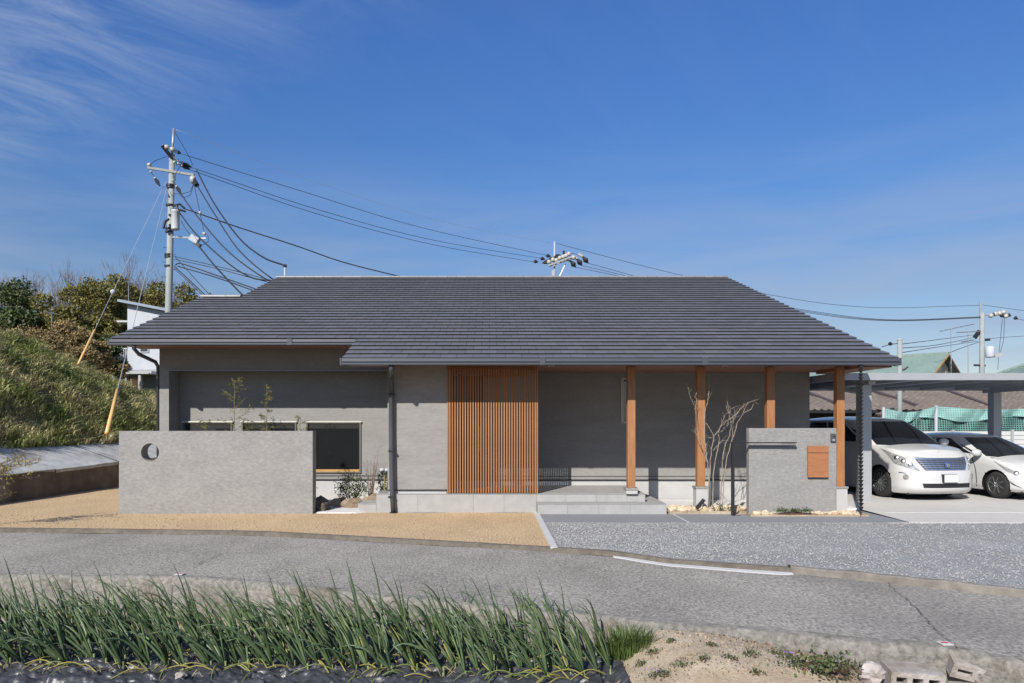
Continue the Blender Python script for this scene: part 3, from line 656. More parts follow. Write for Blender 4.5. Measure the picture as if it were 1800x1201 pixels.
MB().tube([P(1518, 692, 15.8), P(1500, 689, 15.9), P(1440, 679, 16.6)], .035, 8).build('drain_pipe', M_alu, cp, smooth=True)
# ------------------------------------------------------------------ utility poles and lines
M_pole = mat('pole_concrete', (.28, .30, .295), .85, .1, 3, .08, .5)
M_wire = mat('cable_black', (.022, .022, .026), .6, 0)
M_wire2 = mat('guy_steel', (.42, .45, .48), .5, 0, metal=.3)
M_porc = mat('porcelain', (.42, .40, .36), .35, .1, 8)
M_trans = mat('transformer_grey', (.50, .53, .55), .5, .05, 3)
M_galv = mat('dull_galvanised', (.21, .225, .23), .6, .1, 5)
M_yel = mat('yellow_guard', (.66, .40, .14), .5, .12, 4)
DP = 32.0
def Q(px, py, d=DP): return P(px, py, d)
def strain(root, a, b, n=3, r=.085, black=True):
    """a string of insulators with a dark sleeve at the outer end"""
    a, b = Vector(a), Vector(b); t = (b - a)
    for i in range(n):
        c = a + t*(.08 + .42*i/max(n-1, 1)); m_ = MB(); u = t.normalized()*.05
        m_.tube([c - u, c - u*.3, c + u*.3, c + u], [.03, r, r, .03], 8); m_.build('insulator', M_porc, root, smooth=True)
    MB().tube([a + t*.55, a + t*.72, b], [.05, .09, .03], 7).build('wire_sleeve', M_dark, root)
    MB().tube([a, b], .018, 5).build('hanger', M_dark, root)
base = Q(294, 545); base = Vector((base.x, DP, 0)); base.x = Q(290.5, 740).x
up = thing('utility_pole', base, 'tall concrete utility pole with transformer and crossarm behind the left roof slope', 'utility pole')
topp = Q(302.5, 272)
MB().tube([base + Vector((0, 0, -.3)), base.lerp(topp, .5), topp], [.175, .15, .115], 14).build('shaft', M_pole, up, smooth=True)
MB().tube([Q(302.5, 275), Q(305.5, 226)], .052, 10).build('top_pipe', M_steel, up, smooth=True)
MB().beam(Q(260, 295, 31.9), Q(341, 308, 31.9), .10, .10).build('cross_arm', M_galv, up)
MB().beam(Q(285, 256, 31.6), Q(303, 279, 31.9), .13, .11).build('cross_arm', M_dark, up)
MB().beam(Q(286, 255, 31.7), Q(312, 268, 32.2), .07, .07).build('arm_brace', M_steel, up)
for (x, y) in ((293, 259), (303, 263)): MB().lathe(Q(x, y, 31.7), [(.04, -.1), (.11, -.06), (.11, .06), (.04, .1)], 10).build('insulator', M_porc, up, smooth=True)
MB().lathe(Q(262.5, 293, 31.9), [(.04, -.02), (.10, .03), (.09, .12), (.03, .16)], 10).build('insulator', M_porc, up, smooth=True)
MB().lathe(Q(339, 315, 31.9), [(.04, -.2), (.13, -.1), (.13, .08), (.05, .14)], 10).build('insulator', M_porc, up, smooth=True)
MB().tube([Q(340, 312, 31.9), Q(346, 326, 31.7)], [.05, .11], 8).build('wire_sleeve', M_dark, up)
strain(up, Q(302, 278, 31.9), Q(337, 294.5, 32.6)); strain(up, Q(303, 284, 31.9), Q(334, 298, 32.6)); strain(up, Q(300, 262), Q(318, 270, 32.4), 2)
strain(up, Q(264, 300, 31.8), Q(281, 327, 31.4), 2, .06); strain(up, Q(303, 315, 31.8), Q(318, 341, 31.5), 2, .06)
MB().lathe(Q(308.5, 405, 31.55), [(.0, 0), (.165, .02), (.175, .08), (.175, .80), (.185, .81), (.185, .85), (.13, .88), (.0, .9)], 18).build('transformer', M_trans, up, smooth=True)
for z in (378, 396): MB().beam(Q(297, z, 31.9), Q(312, z, 31.5), .05, .08).build('bracket', M_dark, up)
for y in (326, 330, 361, 402, 408, 448, 452, 468):
    c = Q(294 + (545 - y)*.026 + 0, y); MB().lathe(c, [(.165, -.04), (.175, -.035), (.175, .035), (.165, .04)], 14).build('band', M_dark, up)
for i, y in enumerate(range(436, 540, 13)):
    c = Q(296.5 + (545-y)*.022, y); s = 1 if i % 2 else -1; MB().tube([c, c + Vector((s*.30, -.05, .02))], .012, 5).build('step_bolt', M_dark, up)
for pts in ([(306, 362), (316, 359), (324, 366)], [(308, 368), (320, 370), (326, 372)], [(310, 360), (314, 372), (313, 378)]): MB().tube([Q(*p, 31.7) for p in pts], .05, 6).build('bushing', M_dark, up)
MB().tube([Q(297, 385, 31.7), Q(290, 390, 31.6), Q(287, 402, 31.6)], [.05, .06, .05], 7).build('cable_end', M_dark, up)
MB().beam(Q(304, 417, 31.9), Q(333, 418, 31.7), .07, .07).build('side_arm', M_steel, up)
MB().obox(Q(342, 421, 31.6), (.17, 0, -.10), (0, .12, 0), (.07, 0, .12)).build('switch_box', M_white, up, bevel=.02)
MB().obox(Q(347, 430, 31.6), (.12, 0, -.08), (0, .10, 0), (.04, 0, .07)).build('cable_clamp', M_dark, up)
for (x, y, r) in ((351.5, 374, .075), (359, 411, .09)): MB().lathe(Q(x, y, 31.6), [(.0, -r), (r*.9, -r*.4), (r*.9, r*.4), (0, r)], 10).build('insulator', M_porc, up, smooth=True)
MB().beam(Q(346, 419, 31.6), Q(362, 419, 31.6), .05, .05).build('side_arm', M_steel, up)
for pts in ([(263, 290), (274, 282), (294, 275)], [(341, 322), (334, 337), (320, 341), (305, 341)], [(341, 322), (335, 343), (325, 347), (316, 344)], [(341, 324), (347, 352), (351, 372)], [(352, 378), (356, 395), (359, 408)], [(307, 232), (325, 262), (340, 292)],
            [(318, 388), (326, 402), (337, 416)], [(365, 412), (367, 424), (356, 431), (348, 428)], [(316, 293), (309, 305), (308, 318)]):
    MB().tube([Q(*p, 31.75) for p in pts], .012, 4).build('jumper_wire', M_wire, up)
def smooth_pts(ps, n=28):
    """Catmull-Rom through 3-D points"""
    ps = [ps[0]*2 - ps[1]] + ps + [ps[-1]*2 - ps[-2]]; out = []
    m = len(ps) - 3
    for i in range(n + 1):
        u = i/n*m; k = min(int(u), m-1); t = u - k; a, b, c, d = ps[k:k+4]
        out.append(.5*((2*b) + (c - a)*t + (2*a - 5*b + 4*c - d)*t*t + (3*b - a - 3*c + d)*t**3))
    return out
def line(name, px, d0, d1, r, label, m=None, group=None):
    ln = [0]
    for a, b in zip(px, px[1:]): ln.append(ln[-1] + math.hypot(b[0]-a[0], b[1]-a[1]))
    ps = [P(x, y, 1/((1-t/ln[-1])/d0 + t/ln[-1]/d1)) for (x, y), t in zip(px, ln)]
    o = MB().tube(smooth_pts(ps), r, 5).build(name, m or M_wire, smooth=True); return tag(o, label, 'cable' if name != 'guy_wire' else 'guy wire', group)
G3 = 'high-voltage wires between the two poles'
line('power_line', [(320, 271), (520, 333), (740, 400), (965, 450)], 32, 50, .014, 'uppermost of the three long wires from the tall pole to the pole behind the ridge', group=G3)
line('power_line', [(338, 295), (560, 369), (760, 422), (955, 455)], 32, 50, .014, 'middle of the three long wires from the tall pole to the pole behind the ridge', group=G3)
line('power_line', [(335, 299), (560, 377), (760, 430), (940, 461)], 32, 50, .014, 'lowest of the three long wires from the tall pole to the pole behind the ridge', group=G3)
line('power_line', [(309, 228), (560, 322), (780, 390), (968, 427)], 32, 50, .007, 'faint thin top wire between the tall pole and the pole behind the ridge', M_wire2)
GB = 'cables sagging from the tall pole towards the house roof'
line('service_cable', [(346, 300), (376, 357), (420, 418), (462, 452), (501, 467)], 32, 23.2, .03, 'cable sagging to the short white mast on the left ridge end', group=GB)
line('service_cable', [(347, 327), (378, 378), (420, 440), (478, 490), (520, 512)], 31.7, 28, .028, 'second cable from the right among those sagging behind the roof corner', group=GB)
line('service_cable', [(318, 341), (340, 372), (400, 441), (470, 492), (525, 512)], 31.5, 28, .028, 'cable sagging from the pole middle to behind the roof corner', group=GB)
line('service_cable', [(314, 372), (345, 412), (400, 462), (440, 487), (472, 493), (520, 496)], 31.6, 27, .03, 'cable sagging from beside the transformer to the roof corner', group=GB)
line('service_cable', [(348, 431), (380, 470), (425, 517), (455, 540)], 31.6, 28, .034, 'thick cable dropping from the white switch box behind the lower ridge', group=GB)
line('service_cable', [(322, 366), (420, 400), (520, 432), (600, 460), (690, 483), (780, 503)], 31.7, 36, .028, 'long twisted cable running right from the transformer over the roof', group=GB)
for a, b, lab in (([(306, 451), (380, 468), (470, 491), (520, 503)], 27, 'thin pair cable leaving the pole lowest towards the ridge end'), ([(306, 456), (380, 472), (440, 488), (510, 506)], 27, 'thin cable just under the pair leaving the lower pole'),
                  ([(308, 466), (320, 464), (380, 484), (446, 507), (490, 521)], 28, 'thick bundled cable leaving the lower pole to the right'), ([(312, 468), (380, 488), (440, 509), (485, 524)], 28, 'cable hanging close below the thick bundle'),
                  ([(308, 452), (330, 476), (368, 518), (395, 545)], 29, 'thin cable dropping steeply behind the left lower ridge'), ([(306, 468), (330, 490), (362, 520), (385, 540)], 29, 'thick cable dropping steeply behind the left lower ridge'), ([(306, 472), (330, 494), (358, 521), (380, 541)], 29, 'lowest cable dropping behind the left lower ridge')):
    line('service_cable', a, 31.8, b, .024 if 'thick' in lab else .015, lab, group=GB)
# roof mast
rm = thing('roof_mast', (P(501, 487, 23.2).x, 23.2, roof_z(22.93) - .15), 'short white service mast behind the left end of the main ridge', 'mast')
b0 = P(501, 487, 23.2); t0 = P(501, 468, 23.2); MB().tube([b0 + Vector((0, 0, -.3)), t0], .035, 8).build('pipe', M_white, rm)
MB().lathe(t0, [(.03, -.05), (.06, -.03), (.06, .04), (.02, .06)], 8).build('bracket', M_dark, rm)
# guy wires with yellow guards on the bank
def guard(pb, pt, dpx, lab):
    (x0, y0), (x1, y1) = pb, pt
    d = 15.0                                          # march along the view ray to the bank
    while d < 40:
        q = P(x0, y0, d)
        if q.z <= hill_z(q.x, d): break
        d += .05
    d = min(d, 33); a = P(x0, y0, d) ; k = (y0 - y1)/(y0 - dpx[1]); dt = 1/((1-k)/d + k/DP); b = P(x1, y1, dt)
    ap = Q(*dpx)
    o = thing('guy_wire', a, lab, 'guy wire')
    # keep the guard on the straight line from its foot to the pole
    l = (ap - a); f = (b - a).length / l.length
    MB().tube([a - l.normalized()*.2, a + l*f], [.043, .036], 10).build('guard_sleeve', M_yel, o, smooth=True)
    MB().tube([a + l*f*.98, ap], .009, 5).build('wire', M_wire2, o); return o, a, l
g1, a1, l1 = guard((132, 652), (168, 580), (292, 318), 'guy wire with the upper yellow guard on the grass bank')
kk = (652 - 528)/(652 - 318); c = a1 + l1*.36
MB().lathe(c, [(.0, -.10), (.09, -.05), (.09, .05), (0, .10)], 10).build('insulator', M_white, g1, smooth=True)
guard((190, 753), (208, 685), (294, 328), 'guy wire with the lower yellow guard beside the house corner')
# second pole, behind the ridge
D2 = 50.0
p2 = thing('utility_pole', (P(975, 740, D2).x, D2, 0), 'utility pole mostly hidden behind the ridge with a slanting arm of insulators', 'utility pole')
MB().tube([(P(973, 740, D2).x, D2, 0), P(973, 476, D2)], [.2, .13], 10).build('shaft', M_pole, p2, smooth=True)
MB().tube([P(974.5, 478, D2), P(975, 425, D2)], .06, 8).build('top_pipe', M_white, p2)
for (a, b, dd) in (((964, 467), (1004, 452), 49.7), ((966, 468), (1010, 453), 50.3)): MB().beam(P(*a, dd), P(*b, dd), .10, .10).build('cross_arm', M_steel, p2)
for i, (x, y) in enumerate(((965, 461), (972, 457), (978, 458), (984, 454), (990, 452), (995, 450), (1000, 447), (1008, 453))):
    MB().lathe(P(x, y, 49.8), [(.05, -.14), (.15, -.08), (.15, .08), (.05, .16)], 8).build('insulator', M_porc, p2, smooth=True)
for a, b in (((968, 459), (953, 463)), ((976, 454), (962, 458)), ((985, 449), (972, 453))): MB().tube([P(*a, D2), P(*a, D2).lerp(P(*b, D2), .5), P(*b, D2)], [.07, .16, .03], 7).build('wire_sleeve', M_dark, p2)
for a in ((941, 460), (953, 455), (963, 450)): MB().tube([P(a[0]-3, a[1]-1, D2), P(a[0], a[1], D2), P(a[0]+5, a[1]+1, D2)], [.06, .14, .03], 7).build('wire_sleeve', M_dark, p2)
for a, b in (((1003, 459), (1012, 470)), ((1014, 455), (1023, 467)), ((1024, 451), (1034, 463))):
    MB().tube([P(*a, D2), P(*a, D2).lerp(P(*b, D2), .55), P(*b, D2)], [.05, .20, .03], 7).build('wire_sleeve', M_dark, p2)
    MB().tube([P(a[0]-8, a[1]-4, D2), P(*a, D2)], [.10, .10], 7).build('insulator', M_porc, p2)
MB().tube([P(994, 464, D2), P(984, 485, D2)], .03, 5).build('stay', M_steel, p2); MB().tube([P(991, 446, D2), P(991, 441, D2)], .08, 6).build('wire_sleeve', M_dark, p2)
MB().tube(smooth_pts([P(988, 448, D2), P(1000, 445, D2), P(1018, 448, D2), P(1024, 452, D2)], 10), .015, 4).build('jumper_wire', M_wire, p2)
G4 = 'wires from the pole behind the ridge to the right-hand pole'
line('power_line', [(978, 428), (1140, 470), (1340, 516), (1520, 540), (1722, 537)], 50, 55, .016, 'thin top wire running right behind the roof to the right-hand pole', group=G4)
for i, (a, b, c) in enumerate((((1034, 463), (1420, 546), (1560, 562)), ((1023, 467), (1420, 548), (1560, 563)), ((1012, 470), (1420, 550), (1560, 564)))):
    line('power_line', [a, (1220, 512), b, c, (1725, 557 + i)], 50, 55, .018, ['upper', 'middle', 'lower'][i] + ' wire of the close trio running right behind the roof to the right-hand pole', group=G4)
# right-hand pole
D3 = 55.0
p3 = thing('utility_pole', (P(1724, 740, D3).x, D3, 0), 'distant utility pole with white transformer above the carport at the far right', 'utility pole')
MB().tube([(P(1725, 740, D3).x, D3, 0), P(1726.5, 550, D3)], [.2, .16], 10).build('shaft', M_pole, p3, smooth=True)
MB().tube([P(1723.5, 556, D3), P(1723.5, 532, D3)], .08, 8).build('top_pipe', M_pole, p3)
MB().beam(P(1722, 555, D3), P(1770, 553, D3), .07, .08).build('cross_arm', M_steel, p3)
for x, y in ((1742, 555), (1750, 552), (1757, 551), (1764, 549), (1768, 556)): MB().lathe(P(x, y, D3), [(.06, -.16), (.17, -.1), (.17, .1), (.05, .16)], 8).build('insulator', M_porc, p3, smooth=True)
for x, y in ((1746, 553), (1761, 555), (1773, 554), (1785, 559)): MB().tube([P(x-3, y+1, D3), P(x, y, D3), P(x+4, y+2, D3)], [.05, .16, .04], 6).build('wire_sleeve', M_dark, p3)
MB().lathe(P(1740, 629, 54.5), [(0, 0), (.28, .03), (.30, .1), (.30, .78), (.2, .86), (0, .9)], 14).build('transformer', M_white, p3, smooth=True)
MB().beam(P(1727, 598, D3), P(1740, 597, D3), .1, .18).build('bracket', M_dark, p3); MB().beam(P(1712, 642, D3), P(1732, 643, D3), .1, .14).build('bracket', M_dark, p3)
MB().beam(P(1748, 626, D3), P(1760, 622, D3), .16, .2).build('switch_box', M_porc, p3); MB().beam(P(1713, 594, D3), P(1722, 582, D3), .1, .3).build('cable_bundle', M_dark, p3)
for pts in ([(1762, 560), (1758, 600), (1756, 620)], [(1766, 560), (1764, 600), (1758, 620)], [(1755, 628), (1754, 650)]): MB().tube([P(*p, D3) for p in pts], .02, 4).build('jumper_wire', M_wire, p3)
for a, b, lab in (([(1585, 605), (1650, 597), (1718, 588)], 30, 'upper cable from the thin pale pole to the right-hand pole'), ([(1585, 612), (1650, 606), (1718, 592)], 30, 'middle cable from the thin pale pole to the right-hand pole'), ([(1585, 620), (1650, 610), (1718, 600)], 30, 'lower cable from the thin pale pole to the right-hand pole'), ([(1670, 620), (1690, 612), (1722, 601)], 50, 'short thick cable rising to the right-hand pole'),
                  ([(1728, 596), (1800, 591), (1900, 588)], 55, 'cable leaving the right-hand pole out of view to the right'), ([(1785, 559), (1800, 563), (1900, 580)], 55, 'wire leaving the arm of the right-hand pole out of view'), ([(1726, 536), (1800, 546), (1900, 556)], 55, 'thin top wire leaving the right-hand pole to the right')):
    line('service_cable', a, b, 55, .022 if 'thick' in lab else .016, lab)
D4 = 27.0
sp = thing('slim_pole', (P(1581, 740, D4).x, D4, 0), 'slim pale steel pole standing behind the carport roof', 'pole')
MB().tube([(P(1581.5, 740, D4).x, D4, 0), P(1581.5, 598, D4)], .085, 10).build('shaft', M_pole, sp, smooth=True)
MB().lathe(P(1581.5, 597, D4), [(.09, -.04), (.10, 0), (.07, .03)], 10).build('cap', M_porc, sp)
MB().beam(P(1568, 641, D4), P(1590, 647, D4), .04, .05).build('bracket', M_steel, sp); MB().tube([P(1596, 645, D4), P(1590, 650, D4), P(1585, 651, D4)], .03, 5).build('hook', M_dark, sp)
MB().tube([P(1581, 603, D4), P(1560, 607, D4), P(1550, 610, D4)], .014, 4).build('wire', M_wire, sp); MB().tube([P(1563, 603, D4), P(1567, 606, D4)], .06, 6).build('clamp', M_dark, sp)

# ------------------------------------------------------------------ buildings around
M_bluewall = mat('pale_blue_siding', (.62, .66, .72), .7, .05, 2, .04, .5)
M_win = mat('far_window', (.05, .06, .07), .08, 0)
D5 = 40.0
wh = thing('white_house', (P(250, 740, D5).x, D5, 0), 'white house with a sloping single-pitch roof behind the grass bank', 'house')
xl, xr = P(224, 0, D5).x, P(420, 0, D5).x; zt = P(0, 535, D5).z; zt2 = zt - (xr-xl)*.195
m_ = MB(); m_.add([(xl, D5, 0), (xr, D5, 0), (xr, D5, zt2), (xl, D5, zt), (xl, D5+6, 0), (xr, D5+6, 0), (xr, D5+6, zt2), (xl, D5+6, zt)], [(0, 1, 2, 3), (4, 7, 6, 5), (0, 3, 7, 4), (1, 5, 6, 2), (0, 4, 5, 1)]); m_.build('wall', M_white, wh)
m_ = MB(); m_.beam((xl - .35, D5 + 2.9, zt + .16), (xr, D5 + 2.9, zt2 + .10), 6.6, .14); m_.build('roof', mat('blue_grey_roof', (.22, .26, .32), .5, .06, 3), wh)
m_ = MB(); z = P(0, 562, D5).z; m_.box(xl - .75, xl - .01, D5 + .3, D5 + 3, z - .1, z); m_.build('canopy', M_alu, wh)
m_ = MB(); a = P(203, 644, D5); b = P(224, 610, D5); m_.box(a.x, b.x - .01, D5 + .2, D5 + 3, a.z - .15, a.z); m_.build('balcony_floor', M_alu, wh)
for x in np.linspace(a.x + .05, b.x - .1, 6): MB().box(x - .02, x + .02, D5 + .2, D5 + .25, a.z + .0, a.z + .95).build('baluster', M_alu, wh)
MB().box(a.x, b.x - .01, D5 + .19, D5 + .26, a.z + .96, a.z + 1.03).build('rail', M_alu, wh); MB().box(a.x, a.x + .1, D5 + .2, D5 + .3, 0, a.z - .16).build('post', M_alu, wh)
MB().box(xl + .01, xr - .5, D5 - .04, D5 - .002, 0, P(224, 650, D5).z).build('lower_wall', mat('grey_lower_wall', (.30, .305, .31), .85, .08, 2), wh)
a = P(224, 659, D5); b = P(290, 655, D5); MB().box(a.x - .1, b.x, D5 - 1.6, D5 - .01, a.z - .05, a.z + .10).build('lean_to_roof', M_alu, wh)
for x in (226, 244, 268): X = P(x, 0, D5).x; MB().box(X - .06, X + .06, D5 - 1.5, D5 - 1.38, 0, a.z - .06).build('post', M_alu, wh)
cu = MB(); cu.grid(40, 2, lambda u, v: (P(243 + 25*u, 0, D5).x + .0, D5 - 1.2 + .10*math.sin(u*38) + .05*math.sin(u*90), (P(0, 663, D5).z - .05)*(1-v) + v*(-.2))); cu.build('curtain', mat('beige_curtain', (.38, .31, .24), .9, .1, 3), wh)
a, b = P(246, 600, D5), P(262, 620, D5); w_ = MB().box(a.x, b.x, D5 - .05, D5 - .005, b.z, a.z).build('window', M_alu, wh); MB().box(a.x + .06, b.x - .06, D5 - .06, D5 - .051, b.z + .06, a.z - .06).build('pane', M_win, w_)
def antenna(name, px, pt, pb, d, lab, arms, par=True):
    r = thing(name, P(px, pb, d), lab, 'antenna'); MB().tube([P(px, pb, d), P(px, pt, d)], .022*d/40, 5).build('mast', M_steel, r)
    for (xa, ya), (xb, yb) in arms:
        A, B = P(xa, ya, d), P(xb, yb, d); MB().tube([A, B], .016*d/40, 4).build('boom', M_steel, r)
        for t in np.linspace(.05, .95, 7):
            c = A.lerp(B, t); MB().tube([c + Vector((0, -.25, 0)), c + Vector((0, .25, .05))], .010*d/40, 4).build('element', M_steel, r)
antenna('tv_antenna', 226, 497, 534, 41, 'small television antenna on the white house roof', [((220, 495), (232, 499))])
antenna('tv_antenna', 91, 548, 585, 34, 'small television antenna among the shrubs on the bank', [((81, 549), (98, 553))])
antenna('tv_antenna', 1672, 577, 660, 47, 'taller of the two television antennas above the green roof', [((1652, 583), (1712, 570))])
antenna('tv_antenna', 1702, 583, 660, 48, 'shorter television antenna beside the right-hand pole', [((1682, 585), (1722, 583)), ((1690, 602), (1712, 598))])
# long shed with a grey-brown tiled roof
M_shed = mat('weathered_brown_tile', (.155, .125, .10), .85, .25, 9, .15, .7, .2, 30, color2=(.24, .21, .18), mixscale=5, mixlo=.55, mixhi=.7)
D6 = 30.0; zE = P(0, 722, D6).z; xA, xB = P(1380, 0, D6).x, P(2000, 0, D6).x
sh = thing('tiled_shed', ((xA + xB)/2, D6 + 4, 0), 'long low neighbouring building with a weathered brown tiled roof behind the net', 'building')
MB().box(xA + .4, xB - .4, D6 + .9, D6 + 10, 0, zE + .05).build('wall', mat('dark_timber_wall', (.045, .038, .033), .85, .25, 4, stretch=(3, 3, .4)), sh)
zR = zE + 1.62; nw = 430
def shf(u, v):
    x = xA + (xB - xA)*u; y = D6 + 6.3*v; z = zE + (zR - zE)*v; st = (v*20) % 1
    hip = max(0, (x - (xB - 6.3*(v)*.6))) ; return (x, y, z + .028*math.sin(2*math.pi*x/.29) + .035*(1 - st))
MB().grid(nw, 41, shf).build('roof', M_shed, sh)
MB().add([(xA, D6 + 6.3, zR), (xB, D6 + 6.3, zR), (xB, D6 + 12, zE), (xA, D6 + 12, zE)], [(0, 1, 2, 3)]).build('back_roof', M_shed, sh)
for (a, b) in (((1515, 683), (1610, 715)), ((1648, 683), (1748, 719)), ((1395, 683), (1470, 712))):
    q = []
    for x, y in (a, b):
        d = D6
        while d < D6 + 6.2 and P(x, y, d).z > zE + (zR - zE)*(d - D6)/6.3: d += .02
        q.append(P(x, y, d) + Vector((0, 0, .06)))
    MB().beam(q[0], q[1], .16, .12).build('hip_ridge', mat('dark_hip_tile', (.085, .065, .065), .7, .1, 6), sh)
MB().box(xA, xB, D6 - .05, D6 + .0, zE - .10, zE + .02).build('eave_board', M_dark, sh)
cw = MB().box(P(1748, 0, 38).x, P(2000, 0, 38).x, 38, 38.3, 0, P(0, 686, 38).z).build('stone_wall', mat('cream_stone', (.52, .46, .36), .9, .25, 2.5, .2, .8, .4, 12)); tag(cw, 'cream wall visible beyond the right end of the brown shed roof', 'wall')
# small house with green roof, turned
M_green = mat('green_roof_tile', (.19, .265, .235), .7, .18, 6, .1, .5, .2, 20, stretch=(1, 1, 1))
def gable_house(name, apex, dirg, dirr, hw, length, drop, lab, over=.5):
    """apex: front ridge end; dirg: along the gable wall; dirr: along the ridge"""
    r = thing(name, (apex.x, apex.y, 0), lab, 'house'); g = Vector((*dirg, 0)).normalized(); q = Vector((*dirr, 0)).normalized()
    zr_ = apex.z; ze = zr_ - drop; k = (hw - .45)/hw
    fw = apex + q*over; 
    m_ = MB(); A = Vector((fw.x, fw.y, 0)); pts = []
    for L_ in (0, length):
        b_ = A + q*L_
        pts += [b_ - g*hw*k, b_ + g*hw*k, b_ + g*hw*k + Vector((0, 0, zr_ - drop*k - .12)), b_ + Vector((0, 0, zr_ - .12)), b_ - g*hw*k + Vector((0, 0, zr_ - drop*k - .12))]
    m_.add(pts, [(0, 1, 2, 3, 4), (9, 8, 7, 6, 5), (0, 5, 6, 1), (1, 6, 7, 2), (4, 9, 5, 0)]); m_.build('wall', mat('cream_wall', (.58, .53, .45), .85, .05, 2), r)
    for s in (-1, 1):
        m_ = MB(); n_ = 14
        for i in range(n_):
            a0, a1 = i/n_, (i+1)/n_; e0 = apex + g*s*hw*a0 + Vector((0, 0, -drop*a0)); e1 = apex + g*s*hw*a1 + Vector((0, 0, -drop*a1))
            up_ = Vector((0, 0, .04)); m_.add([e0, e1 + up_, e1 + up_ + q*(length + over), e0 + q*(length + over), e1 - up_*.5, e1 - up_*.5 + q*(length+over)], [(0, 1, 2, 3), (1, 4, 5, 2)])
        m_.build('roof_slope', M_green, r)
        m_ = MB(); m_.beam(apex + Vector((0, 0, -.06)), apex + g*s*hw + Vector((0, 0, -drop - .06)), .06, .12); m_.build('barge_board', M_sill if s < 0 else M_soff, r)
    m_ = MB(); m_.beam(apex + Vector((0, 0, .05)), apex + q*(length+over) + Vector((0, 0, .05)), .25, .16); m_.build('ridge', M_green, r); return r
ax = P(1668, 622, 50); ga = R_(42)
gh = gable_house('green_roof_house', ax, (math.cos(ga), math.sin(ga)), (-math.sin(ga), math.cos(ga)), 3.0, 11, 1.45, 'small cream house with a green tiled gable roof beyond the carport')
MB().box(ax.x + .2, ax.x + .5, ax.y + .3, ax.y + .42, ax.z - 1.2, ax.z - .5).build('vent', M_dark, gh)
ap = P(1870, 617, 48); gh2 = thing('green_roof_house', (ap.x, ap.y, 0), 'house with a broad green hipped roof cut off by the right edge', 'house')
MB().box(ap.x - 2.5, ap.x + 2.5, ap.y - 2.5, ap.y + 2.5, 0, ap.z - 1.45).build('wall', MATS['cream_wall'], gh2)
cs_ = [ap + Vector((a*3, b*3, -1.6)) for a, b in ((-1, -1), (1, -1), (1, 1), (-1, 1))]
for k in range(4):
    a, b = cs_[k], cs_[(k+1) % 4]; m_ = MB()
    for i in range(10):
        f0, f1 = i/10, (i+1)/10; u = Vector((0, 0, .04)); m_.add([a.lerp(ap, f0) + u, b.lerp(ap, f0) + u, b.lerp(ap, f1), a.lerp(ap, f1), a.lerp(ap, f0), b.lerp(ap, f0)], [(0, 1, 2, 3), (4, 5, 1, 0)])
    m_.build('roof_slope', M_green, gh2); MB().beam(a + Vector((0, 0, .05)), ap + Vector((0, 0, .05)), .2, .14).build('hip_ridge', M_green, gh2)
# net fence and ribbed panel fence
D7 = 24.0
nf = thing('net_fence', (P(1645, 740, D7).x, D7, 0), 'green netting slung on white posts behind the parked cars', 'fence')
for x, yt in ((1553, 716), (1645.5, 713), (1838, 716)):
    X = P(x, 0, D7).x; MB().tube([(X, D7, 0), (X, D7, P(0, yt, D7).z)], .05, 8).build('post', M_white, nf)
def netmat(name, col, fill, sc):
    m = mat(name, col, .8, .2, 3, detail=3.0, coord='World'); nt = m.node_tree; b = nt.nodes['Principled BSDF']; out = nt.nodes['Material Output']
    g = N(nt, 'ShaderNodeNewGeometry'); s = N(nt, 'ShaderNodeSeparateXYZ'); L(nt, g.outputs['Position'], s.inputs[0]); hi = []
    for k in ('X', 'Z'):
        f = N(nt, 'ShaderNodeMath', operation='MULTIPLY', i_1=sc); L(nt, s.outputs[k], f.inputs[0]); w = N(nt, 'ShaderNodeMath', operation='FRACT'); L(nt, f.outputs[0], w.inputs[0])
        c = N(nt, 'ShaderNodeMath', operation='LESS_THAN', i_1=fill); L(nt, w.outputs[0], c.inputs[0]); hi.append(c.outputs[0])
    mx_ = N(nt, 'ShaderNodeMath', operation='MAXIMUM'); L(nt, hi[0], mx_.inputs[0]); L(nt, hi[1], mx_.inputs[1])
    tr = N(nt, 'ShaderNodeBsdfTransparent'); ms = N(nt, 'ShaderNodeMixShader'); L(nt, mx_.outputs[0], ms.inputs[0]); L(nt, tr.outputs[0], ms.inputs[1]); L(nt, b.outputs[0], ms.inputs[2]); L(nt, ms.outputs[0], out.inputs[0]); return m
M_net = netmat('green_net', (.12, .26, .23), .34, 14); M_netd = netmat('green_net_folded', (.21, .38, .345), .66, 14)
def sag(x0, x1, y0, y1, dip):
    def f(u): return y0 + (y1-y0)*u + dip*math.sin(math.pi*u)
    return f
for (x0, x1, y0, y1, dip, yb) in ((1553, 1645, 717, 714, 9, 762), (1645, 1838, 714, 716, 5, 762)):
    tf = sag(x0, x1, y0, y1, dip)
    MB().grid(40, 6, lambda u, v: (P(x0 + (x1-x0)*u, 0, D7).x, D7 + .05 + .05*math.sin(u*25 + v*3), P(0, tf(u)*(1-v) + yb*v, D7).z)).build('netting', M_net, nf)
    MB().grid(40, 4, lambda u, v: (P(x0 + (x1-x0)*u, 0, D7).x, D7 - .02 + .05*math.sin(u*18 + v*2), P(0, tf(u) + (3 + 20*(.75 + .3*math.sin(u*7)))*v, D7).z)).build('netting_fold', M_netd, nf)
pf = thing('panel_fence', (P(1650, 740, D7 - .6).x, D7 - .6, 0), 'low pale ribbed panel fence behind the cars under the netting', 'fence')
X0, X1 = P(1570, 0, D7 - .6).x, P(1900, 0, D7 - .6).x; zt = P(0, 757, D7 - .6).z
for x in np.arange(X0, X1, 1.9): MB().box(x - .04, x + .04, D7 - .66, D7 - .58, 0, zt + .03).build('post', M_alu, pf)
k = 0
